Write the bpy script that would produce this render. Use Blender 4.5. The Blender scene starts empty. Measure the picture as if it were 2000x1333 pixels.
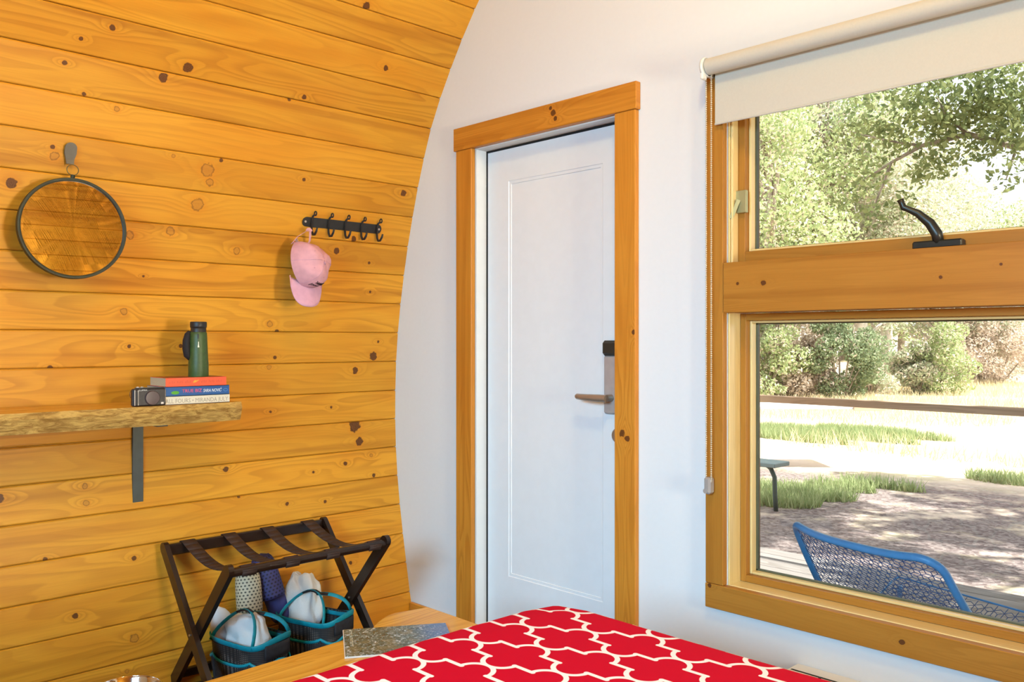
import bpy, bmesh, math, random
import numpy as np
from mathutils import Vector, Matrix, noise
R = math.radians
rng = np.random.default_rng(7)
random.seed(7)
S = bpy.context.scene
COL = S.collection

# ------------------------------------------------------------------ camera
TH = R(44.0)                       # room axes: wood wall runs along Y, white wall along X
FW = Vector((-math.cos(TH), math.sin(TH), 0))
cam_d = bpy.data.cameras.new('camera')
cam = bpy.data.objects.new('camera', cam_d); COL.objects.link(cam)
cam.location = (0, 0, 1.27)
cam.rotation_euler = FW.to_track_quat('-Z', 'Y').to_euler()
cam_d.sensor_width = 36.0
cam_d.lens = 36.0 * 1714 / 2000
cam_d.clip_start = 0.02; cam_d.clip_end = 400
S.camera = cam

# ------------------------------------------------------------------ sky, sun, lamps, exposure
W = bpy.data.worlds.new('sky'); S.world = W; W.use_nodes = True
W.node_tree.nodes['Background'].inputs[0].default_value = (0.90, 0.94, 1.0, 1)
W.node_tree.nodes['Background'].inputs[1].default_value = 1.9

def light(name, kind, loc, direction, energy, color=(1, 1, 1), size=(1, 1), angle=None, spread=None):
    d = bpy.data.lights.new(name, kind); d.energy = energy; d.color = color
    if kind == 'AREA':
        d.shape = 'RECTANGLE'; d.size, d.size_y = size
    if angle is not None: d.angle = angle
    if spread is not None: d.spread = spread
    o = bpy.data.objects.new(name, d); COL.objects.link(o)
    o.location = loc
    o.rotation_euler = Vector(direction).to_track_quat('-Z', 'Y').to_euler()
    return o
light('sun', 'SUN', (0, -5, 12), (-0.60, -0.18, -0.78), 13.5, (1.0, 0.96, 0.91), angle=R(0.6))
light('key_lamp', 'AREA', (1.9, 1.42, 1.05), (-5, -0.85, 1.15), 22, (1.0, 0.98, 0.80), (0.50, 0.45), spread=R(85))
light('rear_fill', 'AREA', (-0.30, -2.45, 1.95), (-0.40, 1, -0.34), 81, (0.37, 0.70, 1.0), (2.2, 1.0), spread=R(80))  # added cool fill behind the camera; the near wall has no window
def fill_point(name, loc, energy, color, size):
    d = bpy.data.lights.new(name, 'POINT'); d.energy = energy; d.color = color; d.shadow_soft_size = size
    o = bpy.data.objects.new(name, d); COL.objects.link(o); o.location = loc
fill_point('ridge_fill', (-.6, .9, 3.2), 61, (1.0, 0.92, 0.48), .14)  # added warm fill under the ridge, no fixture; lifts the upper white wall
fill_point('right_wall_fill', (1.70, 1.25, 1.40), 66, (1.0, 1.0, 0.74), .10)  # added fill without a fixture, brightens the right wall reflected in the mirror
S.view_settings.view_transform = 'Standard'
S.view_settings.look = 'None'
S.view_settings.exposure = 0.06
S.view_settings.gamma = 1.0
S.view_settings.use_curve_mapping = False
S.cycles.max_bounces = 10
S.cycles.diffuse_bounces = 2
S.cycles.transparent_max_bounces = 16
S.cycles.caustics_reflective = False
S.cycles.caustics_refractive = False
S.cycles.sample_clamp_indirect = 6.0

# ------------------------------------------------------------------ object helpers
def obj(name, me, mat=None, parent=None, label=None, kind=None):
    o = bpy.data.objects.new(name, me); COL.objects.link(o)
    if mat is not None and me is not None:
        for m in (mat if isinstance(mat, (list, tuple)) else [mat]): me.materials.append(m)
    if parent is not None: o.parent = parent
    if label: o['label'] = label
    if kind: o['kind'] = kind
    return o
def tag(o, label, cat, group=None, kind=None):
    o['label'] = label; o['category'] = cat
    if group: o['group'] = group
    if kind: o['kind'] = kind
    return o
def thing(name, label, cat, loc=(0, 0, 0), rz=0.0, group=None):
    o = bpy.data.objects.new(name, None); COL.objects.link(o)
    o.location = loc; o.rotation_euler = (0, 0, rz); o.empty_display_size = 0.1
    return tag(o, label, cat, group)
def struct(name, loc=(0, 0, 0)):
    o = bpy.data.objects.new(name, None); COL.objects.link(o); o.location = loc
    o['kind'] = 'structure'; o.empty_display_size = 0.1
    return o

class MB:
    """Collects vertices, faces and metre UVs for one mesh."""
    def __init__(s): s.v = []; s.f = []; s.uv = []
    def add(s, vs, fs, uvs=None):
        b = len(s.v); s.v += [tuple(p) for p in vs]
        for i, f in enumerate(fs):
            s.f.append(tuple(b + k for k in f))
            s.uv.append(uvs[i] if uvs else [(vs[k][0], vs[k][1]) for k in f])
        return s
    def box(s, lo, hi, bev=0.0, axis=None, M=None):
        """axis-aligned box, chamfered edges, UV along its longest axis"""
        lo = Vector(lo); hi = Vector(hi); d = hi - lo
        if axis is None: axis = max(range(3), key=lambda i: d[i])
        bm = bmesh.new()
        bmesh.ops.create_cube(bm, size=1)
        for v in bm.verts: v.co = Vector((lo[i] + (v.co[i] + .5) * d[i] for i in range(3)))
        if bev > 0:
            bmesh.ops.bevel(bm, geom=list(bm.edges), offset=min(bev, min(d) * .45), segments=1, affect='EDGES')
        oth = [i for i in range(3) if i != axis]
        bm.verts.index_update()
        vs = [v.co.copy() for v in bm.verts]; fs = []; uvs = []
        for f in bm.faces:
            fs.append([v.index for v in f.verts])
            n = f.normal
            if abs(n[axis]) > .8: u = [(v.co[oth[0]], v.co[oth[1]]) for v in f.verts]
            else:
                a = oth[0] if abs(n[oth[0]]) < abs(n[oth[1]]) else oth[1]
                u = [(v.co[axis], v.co[a]) for v in f.verts]
            uvs.append(u)
        bm.free()
        if M is not None: vs = [M @ p for p in vs]
        return s.add(vs, fs, uvs)
    def bar(s, a, b, w, h, up=(0, 0, 1), bev=0.0):
        """rectangular bar between two points (w across, h along 'up')"""
        a = Vector(a); b = Vector(b); x = (b - a); L = x.length; x.normalize()
        y = Vector(up).cross(x).normalized(); z = x.cross(y)
        M = Matrix((x, y, z)).transposed().to_4x4(); M.translation = a
        return s.box((0, -w / 2, -h / 2), (L, w / 2, h / 2), bev, 0, M)
    def tube(s, pts, r, n=8, closed=False, cap=True, flat=None):
        """tube along a polyline; r may be a list; flat=(a,b) scales the section"""
        pts = [Vector(p) for p in pts]; m = len(pts)
        rr = r if isinstance(r, (list, tuple)) else [r] * m
        rings = []; prev = None; L = 0
        for i in range(m):
            if closed: t = pts[(i + 1) % m] - pts[i - 1]
            else: t = pts[min(i + 1, m - 1)] - pts[max(i - 1, 0)]
            t.normalize()
            if prev is None:
                ref = Vector((0, 0, 1)) if abs(t.z) < .9 else Vector((1, 0, 0))
                nx = ref.cross(t).normalized()
            else:
                nx = (prev - t * prev.dot(t)).normalized()
            prev = nx; ny = t.cross(nx)
            fa, fb = flat if flat else (1, 1)
            rings.append([pts[i] + nx * (math.cos(2 * math.pi * k / n) * rr[i] * fa) + ny * (math.sin(2 * math.pi * k / n) * rr[i] * fb) for k in range(n)])
        vs = [p for rg in rings for p in rg]; fs = []; uvs = []
        ln = [0]
        for i in range(1, m + 1): ln.append(ln[-1] + (pts[i % m] - pts[i - 1]).length)
        for i in range(m if closed else m - 1):
            j = (i + 1) % m
            for k in range(n):
                k2 = (k + 1) % n
                fs.append((i * n + k, i * n + k2, j * n + k2, j * n + k))
                c = 2 * math.pi * rr[i] / n
                uvs.append([(ln[i], k * c), (ln[i], (k + 1) * c), (ln[i + 1], (k + 1) * c), (ln[i + 1], k * c)])
        if cap and not closed:
            fs.append(tuple(range(n))[::-1]); uvs.append([(0, 0)] * n)
            fs.append(tuple((m - 1) * n + k for k in range(n))); uvs.append([(0, 0)] * n)
        return s.add(vs, fs, uvs)
    def lathe(s, prof, n=32, M=None):
        """prof = [(r,z)...] about the local z axis"""
        vs = []; fs = []; uvs = []
        for r, z in prof:
            for k in range(n):
                a = 2 * math.pi * k / n; vs.append(Vector((r * math.cos(a), r * math.sin(a), z)))
        for i in range(len(prof) - 1):
            for k in range(n):
                k2 = (k + 1) % n
                fs.append((i * n + k, i * n + k2, (i + 1) * n + k2, (i + 1) * n + k))
                uvs.append([(k / n, i), ((k + 1) / n, i), ((k + 1) / n, i + 1), (k / n, i + 1)])
        if prof[0][0] > 1e-6: fs.append(tuple(range(n))[::-1]); uvs.append([(0, 0)] * n)
        if prof[-1][0] > 1e-6: fs.append(tuple((len(prof) - 1) * n + k for k in range(n))); uvs.append([(0, 0)] * n)
        if M is not None: vs = [M @ p for p in vs]
        return s.add(vs, fs, uvs)
    def grid(s, fn, nu, nv, closed_u=False, uvs=(1, 1)):
        vs = [Vector(fn(i / nu, j / nv)) for j in range(nv + 1) for i in range(nu + (0 if closed_u else 1))]
        w = nu if closed_u else nu + 1; fs = []; uv = []
        for j in range(nv):
            for i in range(nu):
                i2 = (i + 1) % w
                fs.append((j * w + i, j * w + i2, (j + 1) * w + i2, (j + 1) * w + i))
                a, b = uvs
                uv.append([(i / nu * a, j / nv * b), ((i + 1) / nu * a, j / nv * b), ((i + 1) / nu * a, (j + 1) / nv * b), (i / nu * a, (j + 1) / nv * b)])
        return s.add(vs, fs, uv)
    def prism(s, poly, depth, M=None):
        """poly in local xy, extruded 0..depth along z"""
        n = len(poly)
        vs = [Vector((x, y, 0)) for x, y in poly] + [Vector((x, y, depth)) for x, y in poly]
        fs = [tuple(range(n))[::-1], tuple(range(n, 2 * n))]
        uv = [[poly[k] for k in fs[0]], [poly[k - n] for k in fs[1]]]
        for k in range(n):
            k2 = (k + 1) % n; fs.append((k, k2, n + k2, n + k))
            uv.append([(0, 0), (.01, 0), (.01, .01), (0, .01)])
        if M is not None: vs = [M @ p for p in vs]
        return s.add(vs, fs, uv)
    def mesh(s, name='mesh', smooth=False, angle=None):
        me = bpy.data.meshes.new(name); me.from_pydata(s.v, [], s.f)
        ul = me.uv_layers.new(name='UVMap')
        flat = [c for f in s.uv for p in f for c in p[:2]]
        ul.data.foreach_set('uv', flat)
        if smooth:
            me.polygons.foreach_set('use_smooth', [True] * len(me.polygons))
            if angle is not None:
                me.set_sharp_from_angle(angle=R(angle))
        me.update()
        return me
    def build(s, name, mat=None, parent=None, smooth=False, angle=None, label=None, kind=None):
        return obj(name, s.mesh(name, smooth, angle), mat, parent, label, kind)

def subsurf(o, lv=1):
    m = o.modifiers.new('smooth', 'SUBSURF'); m.levels = lv; m.render_levels = lv
    return o
AX = Matrix(((0, 0, 1, 0), (1, 0, 0, 0), (0, 1, 0, 0), (0, 0, 0, 1)))   # local x->+Y, y->+Z, z->+X (faces the room from the wood wall)
def at(M, p):
    M = M.copy(); M.translation = Vector(p); return M
def lettering(body, size, M, mat, parent, name='lettering', width=None, ext=0.0003, shear=0.0):
    cu = bpy.data.curves.new('t', 'FONT'); cu.body = body; cu.size = size; cu.extrude = ext; cu.shear = shear
    cu.align_x = 'LEFT'; cu.align_y = 'BOTTOM_BASELINE'; cu.resolution_u = 2
    t = bpy.data.objects.new('t', cu); COL.objects.link(t)
    bpy.context.view_layer.update()
    me = bpy.data.meshes.new_from_object(t.evaluated_get(bpy.context.evaluated_depsgraph_get()))
    bpy.data.objects.remove(t); bpy.data.curves.remove(cu)
    if width and me.vertices:
        xs = [v.co.x for v in me.vertices]; k = width / (max(xs) - min(xs)); x0 = min(xs)
        for v in me.vertices: v.co.x = (v.co.x - x0) * k
    me.transform(M)
    return obj(name, me, mat, parent)

# ------------------------------------------------------------------ material helpers
class NT:
    def __init__(s, name):
        s.m = bpy.data.materials.new(name); s.m.use_nodes = True
        s.t = s.m.node_tree; s.n = s.t.nodes; s.l = s.t.links
        s.b = s.n['Principled BSDF']; s.out = s.n['Material Output']
    def put(s, sock, v):
        if v is None: return
        if hasattr(v, 'is_output') or isinstance(v, bpy.types.NodeSocket): s.l.new(v, sock)
        elif isinstance(v, (tuple, list)) and len(v) == 3 and sock.type == 'RGBA': sock.default_value = (*v, 1)
        else: sock.default_value = v
    def node(s, typ, ins=(), **kw):
        n = s.n.new(typ)
        for k, v in kw.items(): setattr(n, k, v)
        for i, v in (ins.items() if isinstance(ins, dict) else enumerate(ins)): s.put(n.inputs[i], v)
        return n
    def math(s, op, a, b=None, c=None, clamp=False):
        return s.node('ShaderNodeMath', [x for x in (a, b, c) if x is not None], operation=op, use_clamp=clamp).outputs[0]
    def mix(s, f, a, b, mode='MIX'):
        n = s.n.new('ShaderNodeMix'); n.data_type = 'RGBA'; n.blend_type = mode
        s.put(n.inputs[0], f); s.put(n.inputs[6], a); s.put(n.inputs[7], b)
        return n.outputs[2]
    def xyz(s, x, y, z=0.0): return s.node('ShaderNodeCombineXYZ', [x, y, z]).outputs[0]
    def sep(s, v): return s.node('ShaderNodeSeparateXYZ', [v]).outputs
    def noise(s, vec, scale=1.0, detail=2.0, rough=.5, dist=0.0):
        n = s.node('ShaderNodeTexNoise', {'Vector': vec, 'Scale': scale, 'Detail': detail, 'Roughness': rough, 'Distortion': dist})
        return n.outputs['Fac']
    def smooth(s, x, a, b):
        n = s.node('ShaderNodeMapRange', {'Value': x, 'From Min': a, 'From Max': b}, interpolation_type='SMOOTHSTEP', clamp=True)
        return n.outputs[0]
    def uv(s): return s.node('ShaderNodeUVMap', uv_map='UVMap').outputs[0]
    def obco(s): return s.node('ShaderNodeTexCoord').outputs['Object']
    def rnd(s): return s.node('ShaderNodeObjectInfo').outputs['Random']
    def bump(s, h, strength=.2, dist=.002):
        s.put(s.b.inputs['Normal'], s.node('ShaderNodeBump', {'Strength': strength, 'Distance': dist, 'Height': h}).outputs[0])
    def done(s, color=None, rough=.5, metal=0.0, spec=None, **kw):
        s.put(s.b.inputs['Base Color'], color); s.put(s.b.inputs['Roughness'], rough); s.put(s.b.inputs['Metallic'], metal)
        if spec is not None: s.put(s.b.inputs['Specular IOR Level'], spec)
        for k, v in kw.items(): s.put(s.b.inputs[k.replace('_', ' ')], v)
        return s.m

def plain(name, color, rough=.5, metal=0.0, var=.06, scale=25.0, **kw):
    t = NT(name)
    n = t.noise(t.obco(), scale, 3)
    c = t.mix(t.math('MULTIPLY', t.smooth(n, .3, .7), 1.0), tuple(x * (1 - var) for x in color), tuple(min(1, x * (1 + var)) for x in color))
    return t.done(c, rough, metal, **kw)

def wood(name, light_c, dark_c, orange_c, knots=0, grain=.55, rough=.38, rings=9.0, stretch=(1.2, 11.0), knot_dark=(.085, .028, .010), spec=.4):
    t = NT(name)
    s = t.sep(t.uv()); u, v = s[0], s[1]; rnd = t.rnd()
    seed = t.math('MULTIPLY', rnd, 61.7)
    swirl = None; masks = []
    for i in range(knots):
        a = t.sep(t.node('ShaderNodeAttribute', attribute_type='OBJECT', attribute_name='k%d' % i).outputs['Vector'])
        r = t.math('MAXIMUM', t.math('MULTIPLY', t.math('ABSOLUTE', a[2]), .86), 1e-5)
        du = t.math('SUBTRACT', u, a[0]); dv = t.math('SUBTRACT', v, a[1])
        d = t.math('DIVIDE', t.math('SQRT', t.math('ADD', t.math('MULTIPLY', du, du), t.math('MULTIPLY', dv, dv))), r)
        e = t.math('ADD', t.math('POWER', t.math('DIVIDE', t.math('MULTIPLY', du, .45), r), 2.0), t.math('POWER', t.math('DIVIDE', dv, r), 2.0))
        w = t.math('EXPONENT', t.math('MULTIPLY', e, -.30))
        swirl = w if swirl is None else t.math('MAXIMUM', swirl, w)
        masks.append((d, a[2]))
    f = t.noise(t.xyz(t.math('MULTIPLY', u, stretch[0]), t.math('MULTIPLY', v, stretch[1]), seed), 1.0, 1.2, .45, .35)
    q = t.math('ADD', t.math('MULTIPLY', f, rings), t.math('MULTIPLY', v, 22.0))
    if swirl is not None: q = t.math('ADD', q, t.math('MULTIPLY', swirl, 2.6))
    fr = t.math('FRACT', q)
    line = t.math('MULTIPLY', t.smooth(fr, .25, .88), t.math('SUBTRACT', 1.0, t.smooth(fr, .90, 1.0)))
    zone = t.smooth(t.noise(t.xyz(t.math('MULTIPLY', u, 1.1), t.math('MULTIPLY', v, 6.0), t.math('ADD', seed, 9.0)), 1.0, 1), .36, .66)
    line = t.math('MULTIPLY', line, t.math('ADD', .35, t.math('MULTIPLY', zone, .65)))
    fib = t.noise(t.xyz(t.math('MULTIPLY', u, 9.0), t.math('MULTIPLY', v, 420.0), seed), 1.0, 2)
    blot = t.smooth(t.noise(t.xyz(t.math('MULTIPLY', u, 2.2), t.math('MULTIPLY', v, 9.0), t.math('ADD', seed, 3.0)), 1.0, 2), .35, .72)
    c = t.mix(t.math('MULTIPLY', blot, .55), light_c, orange_c)
    heart = t.smooth(t.noise(t.xyz(t.math('MULTIPLY', u, .55), t.math('MULTIPLY', v, 15.0), t.math('ADD', seed, 20.0)), 1.0, 1, .5, .4), .60, .70)
    c = t.mix(t.math('MULTIPLY', heart, .38), c, dark_c)
    c = t.mix(t.math('MULTIPLY', line, grain), c, dark_c)
    c = t.mix(t.math('MULTIPLY', t.smooth(fib, .35, .75), .13), c, dark_c)
    tint = t.math('ADD', .91, t.math('MULTIPLY', rnd, .16))
    c = t.mix(1.0, c, t.xyz(tint, tint, tint), 'MULTIPLY')
    for d, rs in masks:
        pale = t.math('LESS_THAN', rs, 0.0)
        wob = t.math('ADD', d, t.math('MULTIPLY', t.math('SUBTRACT', t.noise(t.xyz(t.math('MULTIPLY', u, 48), t.math('MULTIPLY', v, 62), seed), 1.0, 3, .6), .5), 1.35))
        halo = t.math('MULTIPLY', t.math('SUBTRACT', 1.0, t.smooth(wob, 1.1, 2.3)), .45)
        c = t.mix(halo, c, orange_c)
        rim = t.math('SUBTRACT', 1.0, t.smooth(wob, .85, 1.15))
        kc = t.mix(t.math('MULTIPLY', pale, .9), knot_dark, (.36, .165, .045))
        kc = t.mix(t.math('MULTIPLY', t.smooth(t.math('FRACT', t.math('MULTIPLY', wob, 2.6)), .3, .9), .35), kc, tuple(min(1, x * 2.6) for x in knot_dark))
        c = t.mix(t.math('MULTIPLY', rim, t.math('SUBTRACT', .92, t.math('MULTIPLY', pale, .62))), c, kc)
        edge = t.math('MULTIPLY', t.smooth(wob, .72, .92), t.math('SUBTRACT', 1.0, t.smooth(wob, .98, 1.2)))
        c = t.mix(t.math('MULTIPLY', edge, t.math('SUBTRACT', .6, t.math('MULTIPLY', pale, .10))), c, knot_dark)
    t.bump(t.math('ADD', t.math('MULTIPLY', line, -.6), t.math('MULTIPLY', fib, .4)), .10, .001)
    return t.done(c, rough, spec=spec)

PINE = wood('honey pine boards', (.78, .356, .030), (.38, .112, .006), (.69, .248, .014), knots=8, grain=.36, spec=.24, rough=.42)
PINE0 = wood('honey pine boards plain', (.86, .43, .045), (.42, .13, .008), (.76, .305, .022), knots=0, grain=.42)
TRIM = wood('fir trim', (.72, .285, .034), (.42, .12, .010), (.62, .205, .020), knots=3, grain=.38, rings=11, stretch=(1.0, 16.0), spec=.25)
FIR = wood('window fir', (.46, .195, .030), (.28, .095, .011), (.40, .155, .019), knots=4, grain=.30, rings=13, stretch=(.9, 20.0), spec=.25)
FIR_LIT = wood('daylit fir jamb', (.86, .64, .28), (.60, .38, .12), (.80, .54, .20), knots=0, grain=.25, rings=13, stretch=(.9, 20.0), rough=.22, spec=.8)  # window fir made paler: outdoor light on jamb, sill and beads put into the colour
SLAB = wood('live edge slab', (.84, .44, .065), (.50, .19, .018), (.76, .34, .035), knots=1, grain=.5, rings=12, stretch=(1.6, 10.0), rough=.25)
FLOORW = wood('brown floor boards', (.22, .085, .035), (.09, .03, .012), (.18, .06, .022), knots=0)
GREYW = wood('weathered grey deck boards', (.27, .25, .235), (.15, .13, .11), (.24, .22, .20), knots=0, rough=.8, spec=.1)
RAILW = wood('brown outdoor timber', (.70, .50, .34), (.34, .21, .13), (.58, .38, .24), knots=0, rough=.75, spec=.1)

def bark_edge():
    t = NT('rough live edge'); s = t.sep(t.uv())
    vec = t.xyz(t.math('MULTIPLY', s[0], 14), t.math('MULTIPLY', s[1], 60), 0.0)
    a = t.noise(vec, 1.0, 5, .65, 1.2)
    c = t.mix(t.smooth(a, .35, .62), (.30, .15, .028), (.62, .38, .10))
    c = t.mix(t.math('MULTIPLY', t.smooth(a, .62, .78), .7), c, (.86, .66, .30))
    t.bump(a, .8, .01)
    return t.done(c, .6, spec=.3)
EDGE = bark_edge()
def wallpaint():
    t = NT('white painted wall'); n = t.noise(t.obco(), 60, 4)
    t.bump(n, .06, .002)
    return t.done(t.mix(n, (.80, .79, .775), (.83, .82, .805)), .55, spec=.3)
PAINT = wallpaint()
DOORP = plain('white door paint', (.84, .83, .82), .35, var=.01, spec=.4)
BLACKM = plain('black iron', (.018, .017, .016), .45, var=.2)
DGREEN = plain('dark green metal', (.016, .020, .006), .55, .0, var=.15)
STEEL = plain('brushed steel', (.62, .60, .58), .28, 1.0, var=.05)
BRONZE = plain('satin bronze nickel', (.36, .28, .21), .32, .55, var=.05)
GREYM = plain('grey painted steel', (.075, .085, .080), .45, .3, var=.06)
SHADEF = plain('white blind fabric', (.60, .545, .45), .8, var=.015, scale=200)
WHITEP = plain('white plastic', (.80, .78, .72), .4, var=.02)
ESPRESSO = wood('espresso rack wood', (.024, .011, .007), (.009, .005, .003), (.018, .008, .005), grain=.5, rough=.26, spec=.5)
WEBBING = plain('brown webbing', (.045, .020, .012), .75, var=.08, scale=60)
TEAL = plain('teal binding', (.0, .26, .33), .55, var=.10, scale=60)
BLACKF = plain('black fabric', (.014, .013, .016), .75, var=.2, scale=80)
DARKGAP = plain('black gap shade', (.012, .011, .010), .95)  # flat black standing in for shade in narrow gaps
BLUEM = plain('blue powder coat', (.075, .29, .60), .38, var=.05)
def towelling():
    t = NT('white towelling'); n = t.noise(t.obco(), 420, 3, .7)
    t.bump(n, .7, .004)
    return t.done(t.mix(n, (.78, .75, .72), (.88, .86, .83)), .95, spec=.1)
TOWEL = towelling()
def glass():
    t = NT('window glass')
    tr = t.node('ShaderNodeBsdfTransparent', [(.97, .985, .975)])
    gl = t.node('ShaderNodeBsdfGlossy', {'Roughness': 0.0})
    fr = t.node('ShaderNodeFresnel', {'IOR': 1.45})
    mx = t.node('ShaderNodeMixShader', [t.math('MULTIPLY', fr.outputs[0], .8), tr.outputs[0], gl.outputs[0]])
    t.l.new(mx.outputs[0], t.out.inputs[0])
    return t.m
GLASS = glass()

# ------------------------------------------------------------------ wood-lined arch: left wall, ceiling, right wall
J = [(-3.114, .018), (-3.144, .147), (-3.170, .275), (-3.195, .401), (-3.218, .530), (-3.236, .659), (-3.248, .788), (-3.253, .915), (-3.252, 1.045),
     (-3.246, 1.177), (-3.233, 1.307), (-3.213, 1.437), (-3.188, 1.565), (-3.159, 1.693), (-3.124, 1.821), (-3.086, 1.948), (-3.043, 2.071),
     (-2.994, 2.194), (-2.930, 2.314), (-2.861, 2.424), (-2.787, 2.532), (-2.706, 2.636)]
a_ = math.atan2(.104, .081)
while J[-1][0] < -.49:
    a_ -= .0463 * .98
    J.append((J[-1][0] + .131 * math.cos(a_), J[-1][1] + .131 * math.sin(a_)))
XC = J[-1][0]                       # ridge line; the arch is mirrored about it
Y0, Y1 = -2.6, 2.4
KNOTS = {0: [(1.161, .0994, -.0071)], 1: [(1.195, .0719, -.0163)], 2: [(1.006, .0594, .0105), (2.28, .1132, .0317), (2.111, .0466, .0088)], 3: [(1.214, .0896, .0092)],
 4: [(1.836, .0722, .0084), (2.014, .0602, .0076), (1.627, .1269, .0061), (.922, .0046, .0086)],
 5: [(.793, .0921, .0151), (1.058, .1037, -.0107), (1.061, .0447, -.0107), (1.579, .1099, .012), (1.967, .0579, .0065), (2.127, .0788, .01), (2.271, .0128, .0091), (2.263, .1021, -.0091)],
 6: [(2.181, .1099, .0292), (2.203, .0386, .0192)], 7: [(2.061, .0701, .0066), (1.774, .0664, .0063)], 8: [(1.764, .1181, -.0104), (2.181, .0937, .0157)],
 9: [(2.295, .09, .0069), (2.272, .0258, .0205), (1.789, .0253, .0083), (1.206, .074, .0083), (1.396, .0751, .0077), (.946, .0014, .0087)],
 10: [(1.758, .0326, -.0124), (1.792, .0037, .0083), (1.182, .0691, -.0147)], 11: [(1.242, .0678, .0046), (2.228, .0508, .0067)],
 12: [(1.326, .1078, -.0168), (1.184, .0808, -.0163), (1.588, .0552, -.0158), (2.033, .0852, .0151), (2.205, .0458, .0067)],
 13: [(.799, .0876, .018), (1.415, .0836, -.0246), (2.111, .0123, .0131)],
 14: [(.911, .0863, .0083), (.919, .0576, -.0151), (1.306, .1142, -.0073), (1.484, .125, .0076), (1.437, .0806, -.0264), (1.452, .039, -.0152), (1.836, .0978, .0082), (2.328, .1002, .0157)],
 15: [(1.095, .1099, -.0103)], 16: [(.919, .0942, .0082), (1.233, .1138, .0167), (.988, .0083, .0084), (1.713, .1282, .0068)],
 17: [(1.043, .1042, .0108), (.956, .0485, .0074), (1.309, .0315, .0187), (1.771, .0181, .0099)], 18: [(2.09, .0662, .0124)], 20: [(1.914, .0137, .0155)]}

def arch_board(k, p0, p1, parent, mirror):
    """one tongue-and-groove board with chamfered edges, running the length of the room"""
    (x0, z0), (x1, z1) = p0, p1
    L = math.hypot(x1 - x0, z1 - z0); tx, tz = (x1 - x0) / L, (z1 - z0) / L
    nx, nz = tz, -tx                                  # towards the room
    g, c = .0007, .0042
    prof = [(g, -.018), (g, -c * .9), (g + c, 0), (L - g - c, 0), (L - g, -c * .9), (L - g, -.018)]
    n = len(prof); vs = []
    for y in (Y0, Y1):
        for s_, d in prof:
            x = x0 + tx * s_ + nx * d; z = z0 + tz * s_ + nz * d
            if mirror: x = 2 * XC - x
            vs.append((x, y, z))
    fs = []; uv = []
    for i in range(n):
        j = (i + 1) % n
        q = (i, j, n + j, n + i)
        fs.append(q if not mirror else q[::-1])
        w = [(Y0, prof[i][0]), (Y0, prof[j][0]), (Y1, prof[j][0]), (Y1, prof[i][0])]
        uv.append(w if not mirror else w[::-1])
    o = MB().add(vs, fs, uv).build('board', None, parent)
    kn = KNOTS.get(k, []) if not mirror else [(random.uniform(Y0, Y1), random.uniform(.02, .11), random.choice((1, 1, -1)) * random.uniform(.006, .016)) for _ in range(random.randint(2, 5))]
    if not kn and k > 20: kn = [(random.uniform(Y0, Y1), random.uniform(.02, .11), random.uniform(.006, .014)) for _ in range(3)]
    elif not mirror and len(kn) < 8:
        kn = kn + [(random.uniform(-2.4, .5), random.uniform(.02, .11), random.uniform(.006, .014)) for _ in range(min(3, 8 - len(kn)))]
    for i, q in enumerate(kn[:8]): o['k%d' % i] = [float(w) for w in q]
    o.data.materials.append(PINE)
    return o
def shell(name, pts, mirror):
    """solid backing behind a run of boards"""
    m = MB(); P = []
    for i, (x, z) in enumerate(pts):
        a = pts[max(i - 1, 0)]; b = pts[min(i + 1, len(pts) - 1)]
        L = math.hypot(b[0] - a[0], b[1] - a[1]); nx, nz = (b[1] - a[1]) / L, -(b[0] - a[0]) / L
        P.append([(x - nx * d, z - nz * d) for d in (.019, .12)])
    vs = []
    for y in (Y0 - .1, Y1 + 2.12):                    # arch extended out of view, added to keep sun off deck and window
        for d in (0, 1):
            for p in P: vs.append((2 * XC - p[d][0] if mirror else p[d][0], y, p[d][1]))
    n = len(P); fs = []
    for i in range(n - 1):
        for a, b in ((0, 2), (1, 3)): fs.append((a * n + i, a * n + i + 1, b * n + i + 1, b * n + i))
        for a, b in ((0, 1), (2, 3)): fs.append((a * n + i, a * n + i + 1, b * n + i + 1, b * n + i))
    for i in (0, n - 1): fs.append((i, n + i, 3 * n + i, 2 * n + i))
    return m.add(vs, fs).build(name, FLOORW, None, kind='structure')
KW = 20                                                # boards below this joint are wall, above it ceiling
wl = shell('wall_left', J[:KW + 1], False)
wr = shell('wall_right', J[:KW + 1], True)
full = J[KW:] + [(2 * XC - x, z) for x, z in J[KW:-1][::-1]]
cl = shell('ceiling', full, False)
for k in range(len(J) - 1):
    arch_board(k, J[k], J[k + 1], wl if k < KW else cl, False)
    arch_board(k, J[k], J[k + 1], wr if k < KW else cl, True)

def flat_wall(name, y, thick, holes):
    """white end wall: the arch outline with rectangular openings cut through"""
    out = [(x - .02, z) for x, z in J] + [(2 * XC - x + .02, z) for x, z in J[:-1][::-1]]
    out[0] = (out[0][0], -.02); out[-1] = (out[-1][0], -.02)
    cu = bpy.data.curves.new('w', 'CURVE'); cu.dimensions = '2D'; cu.fill_mode = 'BOTH'; cu.extrude = thick / 2
    for loop in [out] + [[(a, c), (b, c), (b, d), (a, d)] for a, b, c, d in holes]:
        sp = cu.splines.new('POLY'); sp.points.add(len(loop) - 1); sp.use_cyclic_u = True
        for p, (x, z) in zip(sp.points, loop): p.co = (x, z, 0, 1)
    t = bpy.data.objects.new('w', cu); COL.objects.link(t)
    bpy.context.view_layer.update()
    me = bpy.data.meshes.new_from_object(t.evaluated_get(bpy.context.evaluated_depsgraph_get()))
    bpy.data.objects.remove(t)
    me.transform(Matrix(((1, 0, 0, 0), (0, 0, -1, y), (0, 1, 0, 0), (0, 0, 0, 1))))
    me.materials.clear()
    return obj(name, me, PAINT, kind='structure')
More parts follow.
